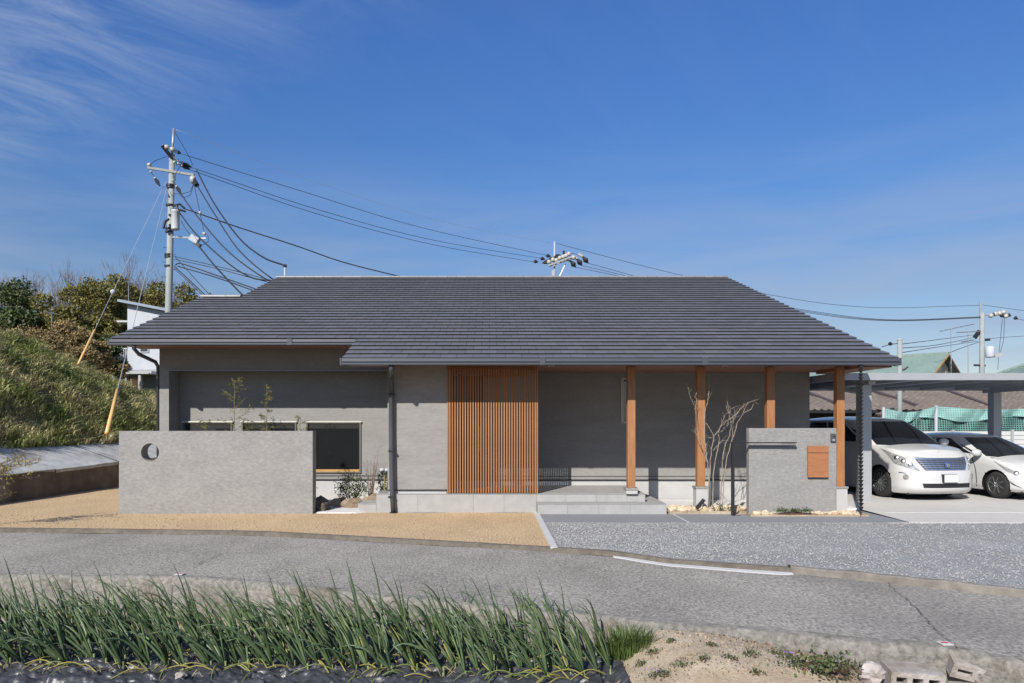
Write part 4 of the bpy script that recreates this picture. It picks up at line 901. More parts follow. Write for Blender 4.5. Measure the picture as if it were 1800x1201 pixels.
while .12 + k*.14 < zt - .02:
    for x in np.arange(X0, X1 - 1, 1.9): MB().box(x + .045, x + 1.855, D7 - .63, D7 - .60, .08 + k*.14, .08 + k*.14 + .125).build('slat', mat('pale_fence_slat', (.50, .50, .49), .6, .06, 3, objvar=.05), pf)
    k += 1
# rubble of old roof tiles beside the shed
tl = thing('tile_heap', P(1600, 735, 27), 'heap of old curved roof tiles beside the slim pole', 'tile heap')
for i in range(26):
    c = P(random.uniform(1540, 1618), random.uniform(723, 738), 27 + random.uniform(-.4, .4)); a = random.uniform(0, 6.28)
    m_ = MB(); m_.grid(5, 2, lambda u, v: c + Matrix.Rotation(a, 3, 'Y') @ Vector(((u-.5)*.26, (v-.5)*.3, .05*math.sin(u*math.pi*1.6)))); m_.build('old_tile', M_shed, tl)
MB().grid(16, 6, lambda u, v: (P(1520 + 105*u, 0, 27).x, 26.6 + v*2, max(0, (P(0, 732, 27).z)*math.sin(math.pi*min(1, u*1.02))**.6*math.sin(math.pi*(.15 + .7*v))))).build('rubble_mound', M_shed, tl)

# ------------------------------------------------------------------ wood on the hill
M_leafs = [mat('evergreen_olive', (.165, .150, .036), .6, .25, 1.2, island=.5, coord='World', translucent=.2), mat('evergreen_dark', (.070, .095, .028), .6, .25, 1.2, island=.45, coord='World', translucent=.15),
           mat('brown_shrub', (.27, .20, .085), .7, .3, 1.2, island=.5, coord='World', translucent=.2)]
M_bark = mat('bark', (.10, .085, .075), .95, .25, 6); M_twig = mat('bare_twig', (.165, .125, .115), .9, .2, 3)
def tree(px, py_top, d, width_px, py_bot, kind, label, group, n=2600, name='evergreen_tree', leaf=.30):
    top = P(px, py_top, d); bot = P(px, py_bot, d); gz = hill_z(top.x, d) if top.x < -9 else 0
    r = thing(name, (top.x, d, gz), label, 'tree' if 'tree' in name else 'shrub', group)
    W_ = width_px*d/F/2; H_ = (top.z - bot.z)
    MB().tube([(top.x, d, gz - .3), (top.x + random.uniform(-.3, .3), d, bot.z + H_*.3), (top.x, d, top.z - H_*.2)], [W_*.10, W_*.07, W_*.02], 7).build('trunk', M_bark, r)
    lumps = []
    for i in range(11):
        a = random.uniform(0, 6.28); h = random.uniform(.12, .88); q = W_*(1 - .55*max(0, h - .45)/.55)*random.uniform(.25, .72)
        lumps.append((Vector((top.x + math.cos(a)*q, d + math.sin(a)*q, bot.z + h*H_)), W_*random.uniform(.32, .52)))
    lumps.append((Vector((top.x, d, top.z - W_*.38)), W_*.40))
    per = n//len(lumps); Cs = []
    for c, rr in lumps:
        u = RNG.normal(size=(per, 3)); u /= np.linalg.norm(u, axis=1)[:, None]; rad = rr*(RNG.uniform(.55, 1.06, per)[:, None])
        nn = np.array([mnoise.noise(Vector(k_)*2.2 + c) for k_ in u]); rad = rad*(1 + .35*nn[:, None])
        Cs.append(np.array(c)[None] + u*rad*np.array([1, 1, .82]))
    V, Fq = leaf_quads(np.concatenate(Cs), leaf, .62, .4); np_mesh('crown', V, Fq, M_leafs[kind], r)
    return r
def branch(mb, p, v, r, depth, spread=.5, shrink=.72, sides=4, up=.15, minr=.006):
    if depth == 0 or r < minr: return
    n_ = 3; pts = [p]; q = p.copy(); w = v.copy()
    for i in range(n_):
        w = (w + Vector((random.gauss(0, .12), random.gauss(0, .12), random.gauss(0, .08) + up*.25))*w.length).normalized()*v.length; q = q + w/n_; pts.append(q)
    mb.tube(pts, [r, r*.9, r*.8, r*.68], sides, False)
    for i in range(random.choice((2, 2, 3))):
        a = Vector((random.gauss(0, 1), random.gauss(0, 1), random.gauss(0, .6))); a = (a - a.project(w)).normalized()
        branch(mb, q, (w.normalized() + a*spread*random.uniform(.6, 1.2)).normalized()*v.length*shrink*random.uniform(.8, 1.15), r*.66, depth - 1, spread, shrink, sides, up, minr)
    if depth > 2:
        a = Vector((random.gauss(0, 1), random.gauss(0, 1), random.gauss(.3, .6))).normalized(); branch(mb, pts[1], (w.normalized()*.6 + a*.7).normalized()*v.length*.6, r*.5, depth - 2, spread, shrink, sides, up, minr)
GT = 'evergreen trees of the wood on the hill'
TREES = [(-60, 492, 50, 150, 640, 1), (20, 494, 47, 120, 640, 1), (75, 512, 44, 110, 650, 0), (125, 500, 46, 100, 640, 0), (170, 488, 50, 100, 630, 0), (205, 480, 52, 90, 620, 0), (40, 540, 40, 100, 650, 1), (115, 535, 41, 95, 640, 0), (180, 545, 42, 90, 650, 0),
                                              (278, 492, 54, 90, 640, 0), (325, 496, 58, 90, 640, 0), (232, 500, 56, 80, 640, 0), (190, 590, 36, 60, 660, 1), (370, 515, 62, 70, 640, 0), (-10, 575, 36, 90, 660, 1), (240, 540, 55, 90, 660, 1), (150, 575, 38, 70, 660, 0)]
ORD = ['first', 'second', 'third', 'fourth', 'fifth', 'sixth', 'seventh', 'eighth', 'ninth', 'tenth', 'eleventh', 'twelfth']
EV = [sorted(t[0] for t in TREES if t[5] == k) for k in (0, 1)]
for i, (px, pt, d, w, pb, kind) in enumerate(TREES):
    ol = EV[kind]; tree(px, pt, d, w, pb, kind, (ORD[ol.index(px)] + ' from the left among the ' + ['olive-green', 'dark green'][kind] + ' evergreen trees of the hill wood'), GT, 7500, leaf=.165)
GS = 'brown winter shrubs along the top of the bank'
SH = [(60, 575, 33, 90, 640), (105, 565, 34, 80, 640), (140, 580, 33, 80, 650), (20, 588, 31, 80, 625), (175, 600, 34, 60, 660), (85, 580, 30, 70, 640), (200, 625, 36, 50, 670), (150, 610, 32, 50, 650)]
for px, pt, d, w, pb in SH:
    tree(px, pt, d, w, pb, 2, ORD[sorted(q[0] for q in SH).index(px)] + ' from the left of the bushy brown winter shrubs along the bank top', GS, 4200, 'shrub', .10)
GBt = 'bare trees rising above the wood'
BT = [(88, 466, 56, 1.0), (60, 472, 60, .8), (215, 468, 60, 1.0), (245, 466, 62, 1.0), (275, 472, 62, .9), (25, 492, 60, .7), (190, 484, 60, .8), (310, 500, 60, .8), (115, 474, 58, .8), (232, 478, 58, .8)]
for px, pt, d, w in BT:
    top = P(px, pt, d); gz = hill_z(top.x, d); r = thing('bare_tree', (top.x, d, gz), ORD[sorted(q[0] for q in BT).index(px)] + ' from the left of the leafless trees rising above the wood', 'tree', GBt)
    H_ = top.z - gz; mb = MB(); MB().tube([(top.x, d, gz - .3), (top.x, d, gz + H_*.32)], [.16, .12], 6).build('trunk', M_twig, r)
    for k in range(5):
        a = k*1.3 + random.uniform(0, .8); branch(mb, Vector((top.x, d, gz + H_*(.24 + .025*k))), Vector((math.cos(a)*.38, math.sin(a)*.38, 1)).normalized()*H_*.205, .065, 7, .42, .74, 3, .35, .007)
    mb.build('branches', M_twig, r)
# ------------------------------------------------------------------ cars
M_paint = mat('white_pearl_paint', (.54, .54, .53), .28, 0, coat=.8)
M_carglass = mat('tinted_car_glass', (.010, .012, .016), .03, 0, spec=.6)
M_chrome = mat('chrome', (.62, .63, .65), .34, 0, metal=1.0); M_lamp = mat('lamp_lens', (.36, .36, .34), .16, .6, 22, metal=.3, coat=1.0); M_grey = mat('dark_grey_grille', (.07, .07, .072), .4, 0)
M_black = mat('black_trim', (.012, .012, .013), .5, 0); M_tyre = mat('tyre_rubber', (.020, .020, .020), .85, .1, 10); M_alloy = mat('alloy_wheel', (.62, .63, .64), .3, 0, metal=.9)
M_alloyd = mat('alloy_dark', (.10, .10, .105), .3, 0, metal=.8); M_plate = mat('blank_plate', (.70, .70, .68), .5, 0); M_seam = mat('panel_gap', (.05, .05, .05), .8, 0)
def make_car(name, loc, rz, label, S):
    car = thing(name, loc, label, 'car', 'white cars parked under the carport', rz)
    Lh = S['L']/2; w = S['w']; zb = S['zb']
    def outline(s, w, yf, yr, rf, rr, n):
        """half plan outline, s 0..3 from front centre to rear centre; negative s mirrors"""
        sg = -1 if s < 0 else 1; s = abs(s)
        if s <= 1: a = s*math.pi/2; x = w*math.sin(a)**(2/n); y = yf + rf*(1 - math.cos(a)**(2/n))
        elif s <= 2: x = w; y = (yf + rf) + (s-1)*((yr - rr) - (yf + rf))
        else: a = (3-s)*math.pi/2; x = w*math.sin(a)**(2/4.5); y = yr - rr*(1 - max(0, math.cos(a))**(2/4.5))
        return sg*x, y
    def ztop(y): return float(np.interp(y, *zip(*S['ztop'])))
    def B(s, t):
        W_ = float(np.interp(t, *zip(*S['wt']))); yf = float(np.interp(t, *zip(*S['yf']))); yr = S['L'] - float(np.interp(t, (0, .3, 1), (.06, 0, .08)))
        x, y = outline(s, W_, yf, yr, S['rf'], .30, S['n'])
        z = zb + t*(ztop(y) - zb)
        if t < .12: z += .0
        return Vector((x, y - Lh, z))
    gh = S['gh']
    def Gs(s, t):
        x0, y0 = outline(s, gh['wb'], gh['yb'], S['L'] - .05, gh['rfb'], .25, gh['n']); x1, y1 = outline(s, gh['wr'], gh['yr'], gh['yrr'], gh['rfr'], .22, gh['n'])
        z0 = ztop(y0) - .012; z1 = gh['z']
        k = math.sin(math.pi*t)*gh['bulge']; f = Vector((x1 - x0, y1 - y0, 0)); o_ = Vector((x0/gh['wb'], -1 if abs(s) < .6 else 0, 0))
        p = Vector((x0, y0, z0)).lerp(Vector((x1, y1, z1)), t); p.x += k*(x0/gh['wb']); p.y += -k*max(0, 1 - abs(s))*.8
        return Vector((p.x, p.y - Lh, p.z))
    ss = list(np.linspace(0, 1, 26)) + list(np.linspace(1, 2, 64))[1:] + list(np.linspace(2, 3, 14))[1:]
    ss = [-s for s in reversed(ss[1:])] + ss; nt_ = 26
    ts = np.linspace(0, 1, nt_)
    wheels = [(S['fa'] - Lh, S['wr']), (S['ra'] - Lh, S['wr'])]; RA_ = S['wr'] + .045
    grid = [[B(s, t) for t in ts] for s in ss]; vs = [p for col in grid for p in col]; fs = []
    inside = lambda c: any((c.y - wy)**2 + (c.z - wz)**2 < RA_**2 for wy, wz in wheels) and abs(c.x) > .5
    for i in range(len(ss)-1):
        for j in range(nt_-1):
            q = (i*nt_+j, (i+1)*nt_+j, (i+1)*nt_+j+1, i*nt_+j+1); c = sum((vs[k] for k in q), Vector())/4
            if not inside(c): fs.append(q)
    used = {k for f in fs for k in f}
    for k in used:
        p = vs[k]
        for wy, wz in wheels:
            r = math.hypot(p.y - wy, p.z - wz)
            if abs(p.x) > .5 and r < RA_ + .022: f = RA_/max(r, .01); vs[k] = Vector((p.x, wy + (p.y-wy)*f, wz + (p.z-wz)*f))
    body = MB().add(vs, fs).build('body', M_paint, car, smooth=True)
    # bonnet
    fi = [.0004] + [s for s in np.linspace(0.02, 1.0, 24)] + [1 + q for q in np.linspace(.01, .35, 12)]
    fi = [s for s in fi if B(s, 1).y + Lh <= S['cowl']]
    MB().grid(len(fi), 17, lambda u, v: (lambda p, k: Vector((p.x*k, p.y, p.z + S['crown']*(1 - k*k) - .0)))(B(fi[round(u*(len(fi)-1))], 1), v*2 - 1)).build('bonnet', M_paint, car, smooth=True)
    # upper body and roof
    gs = ss[::1]; MB().grid(len(gs), 12, lambda u, v: Gs(gs[round(u*(len(gs)-1))], v)).build('cabin', M_paint, car, smooth=True)
    hs_ = [s for s in ss if s >= 0]
    def roof_fn(u, v):
        p = Gs(hs_[round(u*(len(hs_)-1))], 1); k = v*2 - 1; yy = (p.y + Lh - gh['yr'])/(gh['yrr'] - gh['yr']); e = max(0, math.sin(math.pi*min(max(yy, 0), 1)))**.5
        return Vector((p.x*k, p.y, p.z + gh['crown']*(1 - abs(k)**2.4)*e))
    MB().grid(len(hs_), 15, roof_fn).build('roof', M_paint, car, smooth=True)
    def nrm(fn, s, t):
        e = 1e-3; a = fn(s + e, t) - fn(s - e, t); b = fn(s, min(t + e, 1)) - fn(s, max(t - e, 0)); n_ = a.cross(b)
        p = fn(s, t)
        if n_.length < 1e-9: return Vector((0, -1, 0))
        n_.normalize(); c = Vector((p.x, p.y*.6, 0)); return n_ if n_.dot(c) > 0 else -n_
    def patch(name, fn, q, m, off, nu=12, nv=6, parent=None, thick=.0):
        """quad of (s, t) corners: lower-left, lower-right, upper-right, upper-left"""
        def f(u, v):
            s = (q[0][0]*(1-u) + q[1][0]*u)*(1-v) + (q[3][0]*(1-u) + q[2][0]*u)*v; t = (q[0][1]*(1-u) + q[1][1]*u)*(1-v) + (q[3][1]*(1-u) + q[2][1]*u)*v
            if abs(s) < .004: s = .004
            return fn(s, t) + nrm(fn, s, t)*off
        return MB().grid(nu, nv, f).build(name, m, parent or car, smooth=True)
    ws = S['ws']; patch('windscreen', Gs, [(-ws, .04), (ws, .04), (ws*.93, .95), (-ws*.93, .95)], M_carglass, .006, 30, 10)
    for sg in (-1, 1):
        for q in S['sidewin']: patch('side_window', Gs, [(a*sg, b) for a, b in q], M_carglass, .006, 10, 8)
        for q in S['lamp']:
            hl = patch('headlight', B, [(a*sg, b) for a, b in q], M_lamp, .010, 16, 6)
            for s_, t_ in S['bulbs']:
                p = B(s_*sg, t_); n_ = nrm(B, s_*sg, t_); MB().tube([p + n_*.004, p + n_*.018], [.055, .045], 12).build('reflector', M_chrome, car, smooth=True)
        for q in S.get('trim', []): patch('bumper_trim', B, [(a*sg, b) for a, b in q], M_black, .008, 14, 4)
        for s_ in S['seams']: patch('door_seam', B, [(s_*sg, .08), ((s_+.008)*sg, .08), ((s_+.008)*sg, .99), (s_*sg, .99)], M_seam, .003, 2, 10)
        for s_ in S['handles']: p = B(s_*sg, .86); MB().obox(p + Vector((sg*.02, 0, 0)), (.014, 0, 0), (0, .10, 0), (0, 0, .014)).build('door_handle', M_paint, car, bevel=.008)
        if 'fog' in S:
            p = B(S['fog'][0]*sg, S['fog'][1]); n_ = nrm(B, S['fog'][0]*sg, S['fog'][1]); MB().tube([p + n_*.003, p + n_*.02], [.06, .05], 14).build('fog_lamp', M_lamp, car)
            a = S['fog']; patch('chrome_strip', B, [((a[0]-.13)*sg, a[1]+.085), ((a[0]+.13)*sg, a[1]+.075), ((a[0]+.13)*sg, a[1]+.098), ((a[0]-.13)*sg, a[1]+.10)], M_chrome, .006, 8, 2)
        m_ = MB(); c = Vector((sg*(w + .10), S['mirror'][0] - Lh, S['mirror'][1])); vs_, fs_ = blob(.1, 1, 2, 0); m_.add([Vector((v.x*1.25, v.y*.75, v.z*.85)) + c for v in vs_], fs_); mi = m_.build('wing_mirror', M_paint, car, smooth=True)
        MB().tube([c, c + Vector((-sg*.16, .05, -.04))], .03, 6).build('mirror_arm', M_black, mi)
    # grille
    g = S['grille']; gr = patch('grille', B, g, M_grey, .006, 22, 8)
    if S.get('chrome'):
        (s0, t0), (s1, _), (s2, t1), _ = g
        for k in range(6):
            f = k/5; hw = abs(s1)*(1-f) + abs(s2)*f; t = t0 + (t1-t0)*f; th = .028 if k < 5 else .05
            patch('grille_bar', B, [(-hw, t), (hw, t), (hw, t + th), (-hw, t + th)], M_chrome, .016, 22, 2, gr)
        for sx in np.linspace(-.85, .85, 9):
            if abs(sx) > .2: patch('grille_bar', B, [(sx*abs(s1) - .005, t0), (sx*abs(s1) + .005, t0), (sx*abs(s2) + .005, t1), (sx*abs(s2) - .005, t1)], M_chrome, .013, 2, 5, gr)
        p = B(.004, (t0 + t1)/2 + .01); cy = p.y - .045
        em = MB().obox((0, cy, p.z), (.060, 0, 0), (0, .01, 0), (0, 0, .062)).build('emblem', mat('emblem_blue', (.05, .09, .28), .25, 0, coat=.6), car, bevel=.015)
        loop = [(-.045, cy - .014, p.z + .045), (-.01, cy - .014, p.z - .03), (.018, cy - .014, p.z - .045), (.036, cy - .014, p.z - .01), (.022, cy - .014, p.z + .03), (-.002, cy - .014, p.z + .0), (-.022, cy - .014, p.z - .05)]
        MB().tube(smooth_pts([Vector(v) for v in loop], 20), .008, 6).build('emblem_loop', M_chrome, em)
    for q in S['intake']: patch('lower_intake', B, q, M_black, .006, 22, 4)
    p = B(.004, S['plate']); MB().box(-.165, .165, p.y - .067, p.y - .061, p.z - .083, p.z + .083).build('number_plate', M_plate, car, bevel=.004); MB().box(-.170, .170, p.y - .06, p.y + .02, p.z - .088, p.z + .088).build('plate_holder', M_black, car)
    MB().box(-w + .16, w - .16, -Lh + .30, Lh - .30, zb - .03, zb + .25).build('underbody', M_black, car)
    # wheels
    for wy, wz in wheels:
        for sg in (-1, 1):
            R = S['wr']; x = sg*(w - .025); prof_ = [(R*.64, 0), (R*.80, .006), (R*.95, -.008), (R, -.045), (R, -.165), (R*.95, -.20), (R*.64, -.21)]
            ty = MB().lathe((x, wy, wz), [(r, sg*h) for r, h in prof_], 32, 'x').build('wheel', M_tyre, car, smooth=True)
            m_ = MB(); m_.lathe((x, wy, wz), [(R*.66, sg*.004), (R*.63, -sg*.01), (R*.60, -sg*.06)], 32, 'x', False); m_.build('rim', M_alloyd if S.get('dark') else M_alloy, ty)
            MB().lathe((x - sg*.03, wy, wz), [(R*.62, 0), (R*.62, -sg*.02)], 24, 'x').build('brake_disc', M_black, ty)
            n_ = S['spokes']; m_ = MB()
            for k in range(n_):
                a = 2*math.pi*k/n_; tw = S.get('twist', 0); e = lambda r, a_: Vector((x - sg*.008, wy + r*math.cos(a_), wz + r*math.sin(a_)))
                m_.beam(e(R*.12, a), e(R*.63, a + tw), .018, R*(.085 if n_ > 9 else .14), (1, 0, 0))
            m_.lathe((x, wy, wz), [(R*.20, -sg*.02), (R*.17, sg*.004), (R*.05, sg*.006)], 16, 'x'); m_.build('spokes', M_alloy, ty)
            m_ = MB(); n2 = 40
            for k in range(n2): pass
            m_.grid(33, 2, lambda u, v: (sg*(w - .03 - .34*v), wy + RA_*math.cos(-.45 + 4.04*u), wz + RA_*math.sin(-.45 + 4.04*u))); m_.lathe((sg*(w - .36), wy, wz), [(RA_*.8, 0), (.01, 0)], 24, 'x')
            m_.build('arch_liner', M_black, car)
    return car
VAN = dict(L=4.85, w=.915, zb=.14, rf=.62, n=2.55, fa=1.0, ra=3.95, wr=.345, cowl=1.02, crown=.055, ztop=[(.2, .99), (.35, 1.04), (1.0, 1.15), (1.6, 1.19), (4.9, 1.22)],
    wt=[(0, .87), (.15, .912), (.5, .918), (.8, .912), (.93, .895), (1, .865)], yf=[(0, .10), (.06, .03), (.14, .0), (.42, .015), (.55, .05), (.75, .10), (.92, .19), (1, .30)],
    gh=dict(wb=.885, wr=.69, yb=.93, yr=1.98, yrr=4.62, rfb=.46, rfr=.32, n=2.8, z=1.73, bulge=.035, crown=.105), ws=.74,
    sidewin=[[(.84, .10), (.995, .10), (1.06, .70), (1.05, .70)], [(1.03, .08), (1.40, .08), (1.40, .90), (1.12, .90)], [(1.43, .08), (1.72, .08), (1.72, .90), (1.43, .90)], [(1.75, .08), (1.97, .10), (1.95, .86), (1.75, .90)]],
    lamp=[[(.385, .585), (.88, .70), (1.04, .95), (.58, .86)]], bulbs=[(.54, .72), (.67, .775), (.80, .83)],
    seams=[1.235, 1.50, 1.78], handles=[1.46, 1.54], fog=(.68, .41), mirror=(1.28, 1.22),
    grille=[(-.30, .60), (.30, .60), (.42, .85), (-.42, .85)], chrome=True, intake=[[(-.36, .16), (.36, .16), (.38, .27), (-.38, .27)]], plate=.40, spokes=14, dark=True, twist=.1)
make_car('parked_van', (9.485, 18.06, .082), R_(10), 'white minivan with a chrome grille and blank plate parked nearest the house', VAN)
HATCH = dict(L=4.0, w=.8475, zb=.17, rf=.66, n=2.5, fa=.80, ra=3.35, wr=.30, cowl=.98, crown=.07, ztop=[(.2, .66), (.4, .74), (1.0, .905), (1.6, .96), (4.0, 1.08)],
    wt=[(0, .80), (.15, .84), (.5, .85), (.8, .845), (.92, .825), (1, .79)], yf=[(0, .10), (.1, .02), (.25, .0), (.5, .02), (.72, .08), (.9, .19), (1, .34)],
    gh=dict(wb=.785, wr=.55, yb=.86, yr=1.86, yrr=3.65, rfb=.46, rfr=.30, n=2.4, z=1.35, bulge=.045, crown=.095), ws=.74,
    sidewin=[[(.86, .10), (.99, .10), (1.05, .60), (1.04, .60)], [(1.03, .08), (1.45, .08), (1.44, .88), (1.13, .88)], [(1.48, .08), (1.80, .10), (1.74, .84), (1.48, .88)]],
    lamp=[[(.50, .66), (.84, .74), (.98, .95), (.66, .80)]], bulbs=[(.66, .75)], trim=[[(.60, .18), (.80, .30), (.86, .42), (.70, .26)]],
    seams=[1.20, 1.52], handles=[1.48], mirror=(1.18, 1.0),
    grille=[(-.26, .56), (.26, .56), (.22, .62), (-.22, .62)], intake=[[(-.42, .12), (.42, .12), (.36, .34), (-.36, .34)]], plate=.46, spokes=8, twist=.35)
make_car('parked_hatchback', (11.84, 17.56, .076), R_(12), 'small white hatchback parked on the right of the minivan, cut by the frame', HATCH)

# ------------------------------------------------------------------ stone bed, garden plants, lamps
M_stone = mat('cream_cobble', (.58, .47, .33), .9, .2, 7, objvar=.18, color2=(.48, .27, .15), mixscale=4, mixlo=.52, mixhi=.72, bump=.3, bscale=20)
protos = []
for k in range(7):
    v, f = blob(.075, k + 3, 1, .5, .62); me = bpy.data.meshes.new('cobble'); me.from_pydata(v, [], f); me.materials.append(M_stone); protos.append(me)
def cobble(x, y, z, s, k):
    o = bpy.data.objects.new('cobble', protos[k % 7]); COL.objects.link(o); o.location = (x, y, z); o.rotation_euler = (random.uniform(-.2, .2), random.uniform(-.2, .2), random.uniform(0, 6.28)); o.scale = (s*random.uniform(.8, 1.3), s*random.uniform(.8, 1.2), s*random.uniform(.7, 1.1))
    return tag(o, 'rounded cream and rust cobble in the stone bed by the porch', 'cobble', 'cobbles of the stone bed')
k = 0
for i in range(175):
    x = random.uniform(3.46, 5.0); y = random.uniform(14.0, 14.42); 
    if abs(x - 4.15) < .13 and y > 14.17: continue
    k += 1; cobble(x, y, .065 + .05*random.random(), random.uniform(.55, 1.15), k)
for i in range(72):
    x = random.uniform(4.95, 7.02); y = random.uniform(13.64, 13.80)
    if 5.38 < x < 6.08: continue
    k += 1; cobble(x, y, .045 + .03*random.random(), random.uniform(.5, 1.0), k)
for i in range(22): k += 1; cobble(random.uniform(6.62, 7.05), random.uniform(13.85, 14.15), .05, random.uniform(.5, .9), k)
struct(MB().box(4.88, 7.1, 13.60, 13.849, -.04, .045).build('bed_soil', M_soil)); struct(MB().box(6.612, 7.1, 13.85, 14.22, -.04, .045).build('bed_soil', M_soil)); struct(MB().box(3.45, 4.929, 13.94, 14.5, -.04, .068).build('bed_soil', M_soil))
M_moss = mat('ground_cover_green', (.045, .085, .018), .7, .2, 8, island=.45, translucent=.2); M_mulch = mat('dark_mulch', (.055, .032, .02), .95, .3, 20)
gc = thing('ground_cover', (5.73, 13.69, .03), 'strip of low green ground-cover plants at the foot of the gate wall', 'plant')
MB().grid(40, 8, lambda u, v: (5.40 + .66*u, 13.61 + .16*v, .045 + .05*math.sin(math.pi*u)*math.sin(math.pi*v)**.5 + .012*mnoise.noise(Vector((u*14, v*4, 2))))).build('soil', M_mulch, gc)
Cn = np.stack([RNG.choice([5.44, 5.56, 5.72, 5.76, 5.9, 5.98], 420) + RNG.normal(0, .045, 420), 13.67 + RNG.normal(0, .04, 420), .10 + np.abs(RNG.normal(0, .03, 420))], 1); V, Fq = leaf_quads(Cn, .03, .6, .6); np_mesh('leaves', V, Fq, M_moss, gc)
for (px, py, lab) in ((1284, 896, 'tiny green plant tucked among the cobbles by the sign post'), (1266, 894, 'small dark sprig among the cobbles under the bare saplings')):
    c = P(px, py, 13.98); q = thing('small_plant', c, lab, 'plant'); Cn = np.array(c)[None] + RNG.normal(0, .035, (90, 3)) + [0, 0, .02]; V, Fq = leaf_quads(Cn, .028, .6, .5); np_mesh('leaves', V, Fq, M_moss, q)
spt = thing('garden_spotlight', P(1228, 893, 14.0), 'black cylindrical spotlight tilted up among the cobbles', 'spotlight')
a, b = P(1225, 893, 13.98), P(1237, 879, 14.06); MB().tube([a, b], .036, 14).build('barrel', M_dark, spt); d_ = (b-a).normalized(); MB().tube([b - d_*.01, b + d_*.012], .040, 14).build('bezel', M_steel, spt); MB().tube([a.lerp(b, .4), P(1230, 897, 14.02)], .012, 6).build('stake', M_dark, spt)
# bare multi-stem saplings in front of the second post
M_birch = mat('pale_sapling_bark', (.30, .26, .205), .8, .25, 14, .1, 3, color2=(.24, .19, .14), mixscale=9, mixlo=.5, mixhi=.65)
def zp(x, y): return (1050 + x/4.619, 640 + y/4.619)
stems = [[(892, 1135), (905, 960), (893, 800), (880, 700), (872, 600), (872, 410), (896, 300), (905, 190), (916, 65)],
         [(893, 800), (850, 660), (805, 500), (795, 365), (748, 250), (740, 180)], [(795, 365), (802, 300), (806, 230)], [(845, 655), (800, 560), (785, 520)],
         [(905, 1130), (915, 850), (938, 640), (945, 590), (905, 510), (880, 480)], [(945, 590), (1000, 515), (1060, 455), (1115, 420), (1210, 325), (1300, 290)], [(938, 600), (890, 600)],
         [(930, 1145), (950, 850), (985, 650), (985, 560), (1010, 480), (1038, 410)], [(938, 705), (985, 650), (1030, 600)], [(985, 560), (1040, 520), (1070, 470)],
         [(990, 1160), (1015, 860), (1020, 730), (1075, 570), (1085, 470), (1060, 330), (1052, 245)], [(1085, 480), (1140, 400), (1165, 340)], [(1065, 400), (1040, 320)],
         [(1008, 1160), (1040, 830), (1100, 590), (1170, 420), (1240, 370), (1290, 300), (1336, 248)], [(1100, 590), (1105, 440), (1130, 370)], [(1170, 425), (1215, 330), (1250, 300)], [(1290, 300), (1285, 230)], [(1105, 450), (1080, 380), (1115, 345)]]
GSa = 'bare saplings in the stone bed'
groups = [(stems[0:4], 'bare pale sapling rising tallest in front of the second post'), (stems[4:7], 'bare pale sapling forking low just right of the second post'), (stems[7:10], 'short bare pale sapling in the middle of the clump'), (stems[10:13], 'bare pale sapling with an upright top near the sign post'), (stems[13:18], 'bare pale sapling leaning right above the iron sign')]
for gi, (g, lab) in enumerate(groups):
    dd = 14.02 + .08*gi; b0 = P(*zp(*g[0][0]), dd); r = thing('sapling', (b0.x, dd, .05), lab, 'tree', GSa); tm = MB(); bm_ = MB()
    for k_, st in enumerate(g):
        off = random.uniform(-.15, .15) if k_ else 0
        pts = [P(*zp(*p), dd + off*(i/(len(st)-1))) for i, p in enumerate(st)]
        if k_ == 0: pts[0].z = .03
        pts = [p + Vector((random.gauss(0, .006), random.gauss(0, .006), 0)) for p in smooth_pts(pts, 4*len(st))]; r0 = .0105 if k_ == 0 else .006; rs = [r0*(1 - .68*i/(len(pts)-1)) for i in range(len(pts))]
        (tm if k_ == 0 else bm_).tube(pts, rs, 6)
        for i in range(len(pts)//4, len(pts), 2):
            v = (pts[min(i+1, len(pts)-1)] - pts[i-1]).normalized(); a = Vector((random.gauss(0, 1), random.gauss(0, .6), random.gauss(.3, .5))).normalized(); q = pts[i] + (v*.6 + a*.7)*random.uniform(.03, .16)
            bm_.tube([pts[i], pts[i].lerp(q, .5) + Vector((0, 0, .01)), q], [rs[i]*.55, .003, .002], 4)
    tm.build('trunk', M_birch, r, smooth=True); bm_.build('branches', M_birch, r)
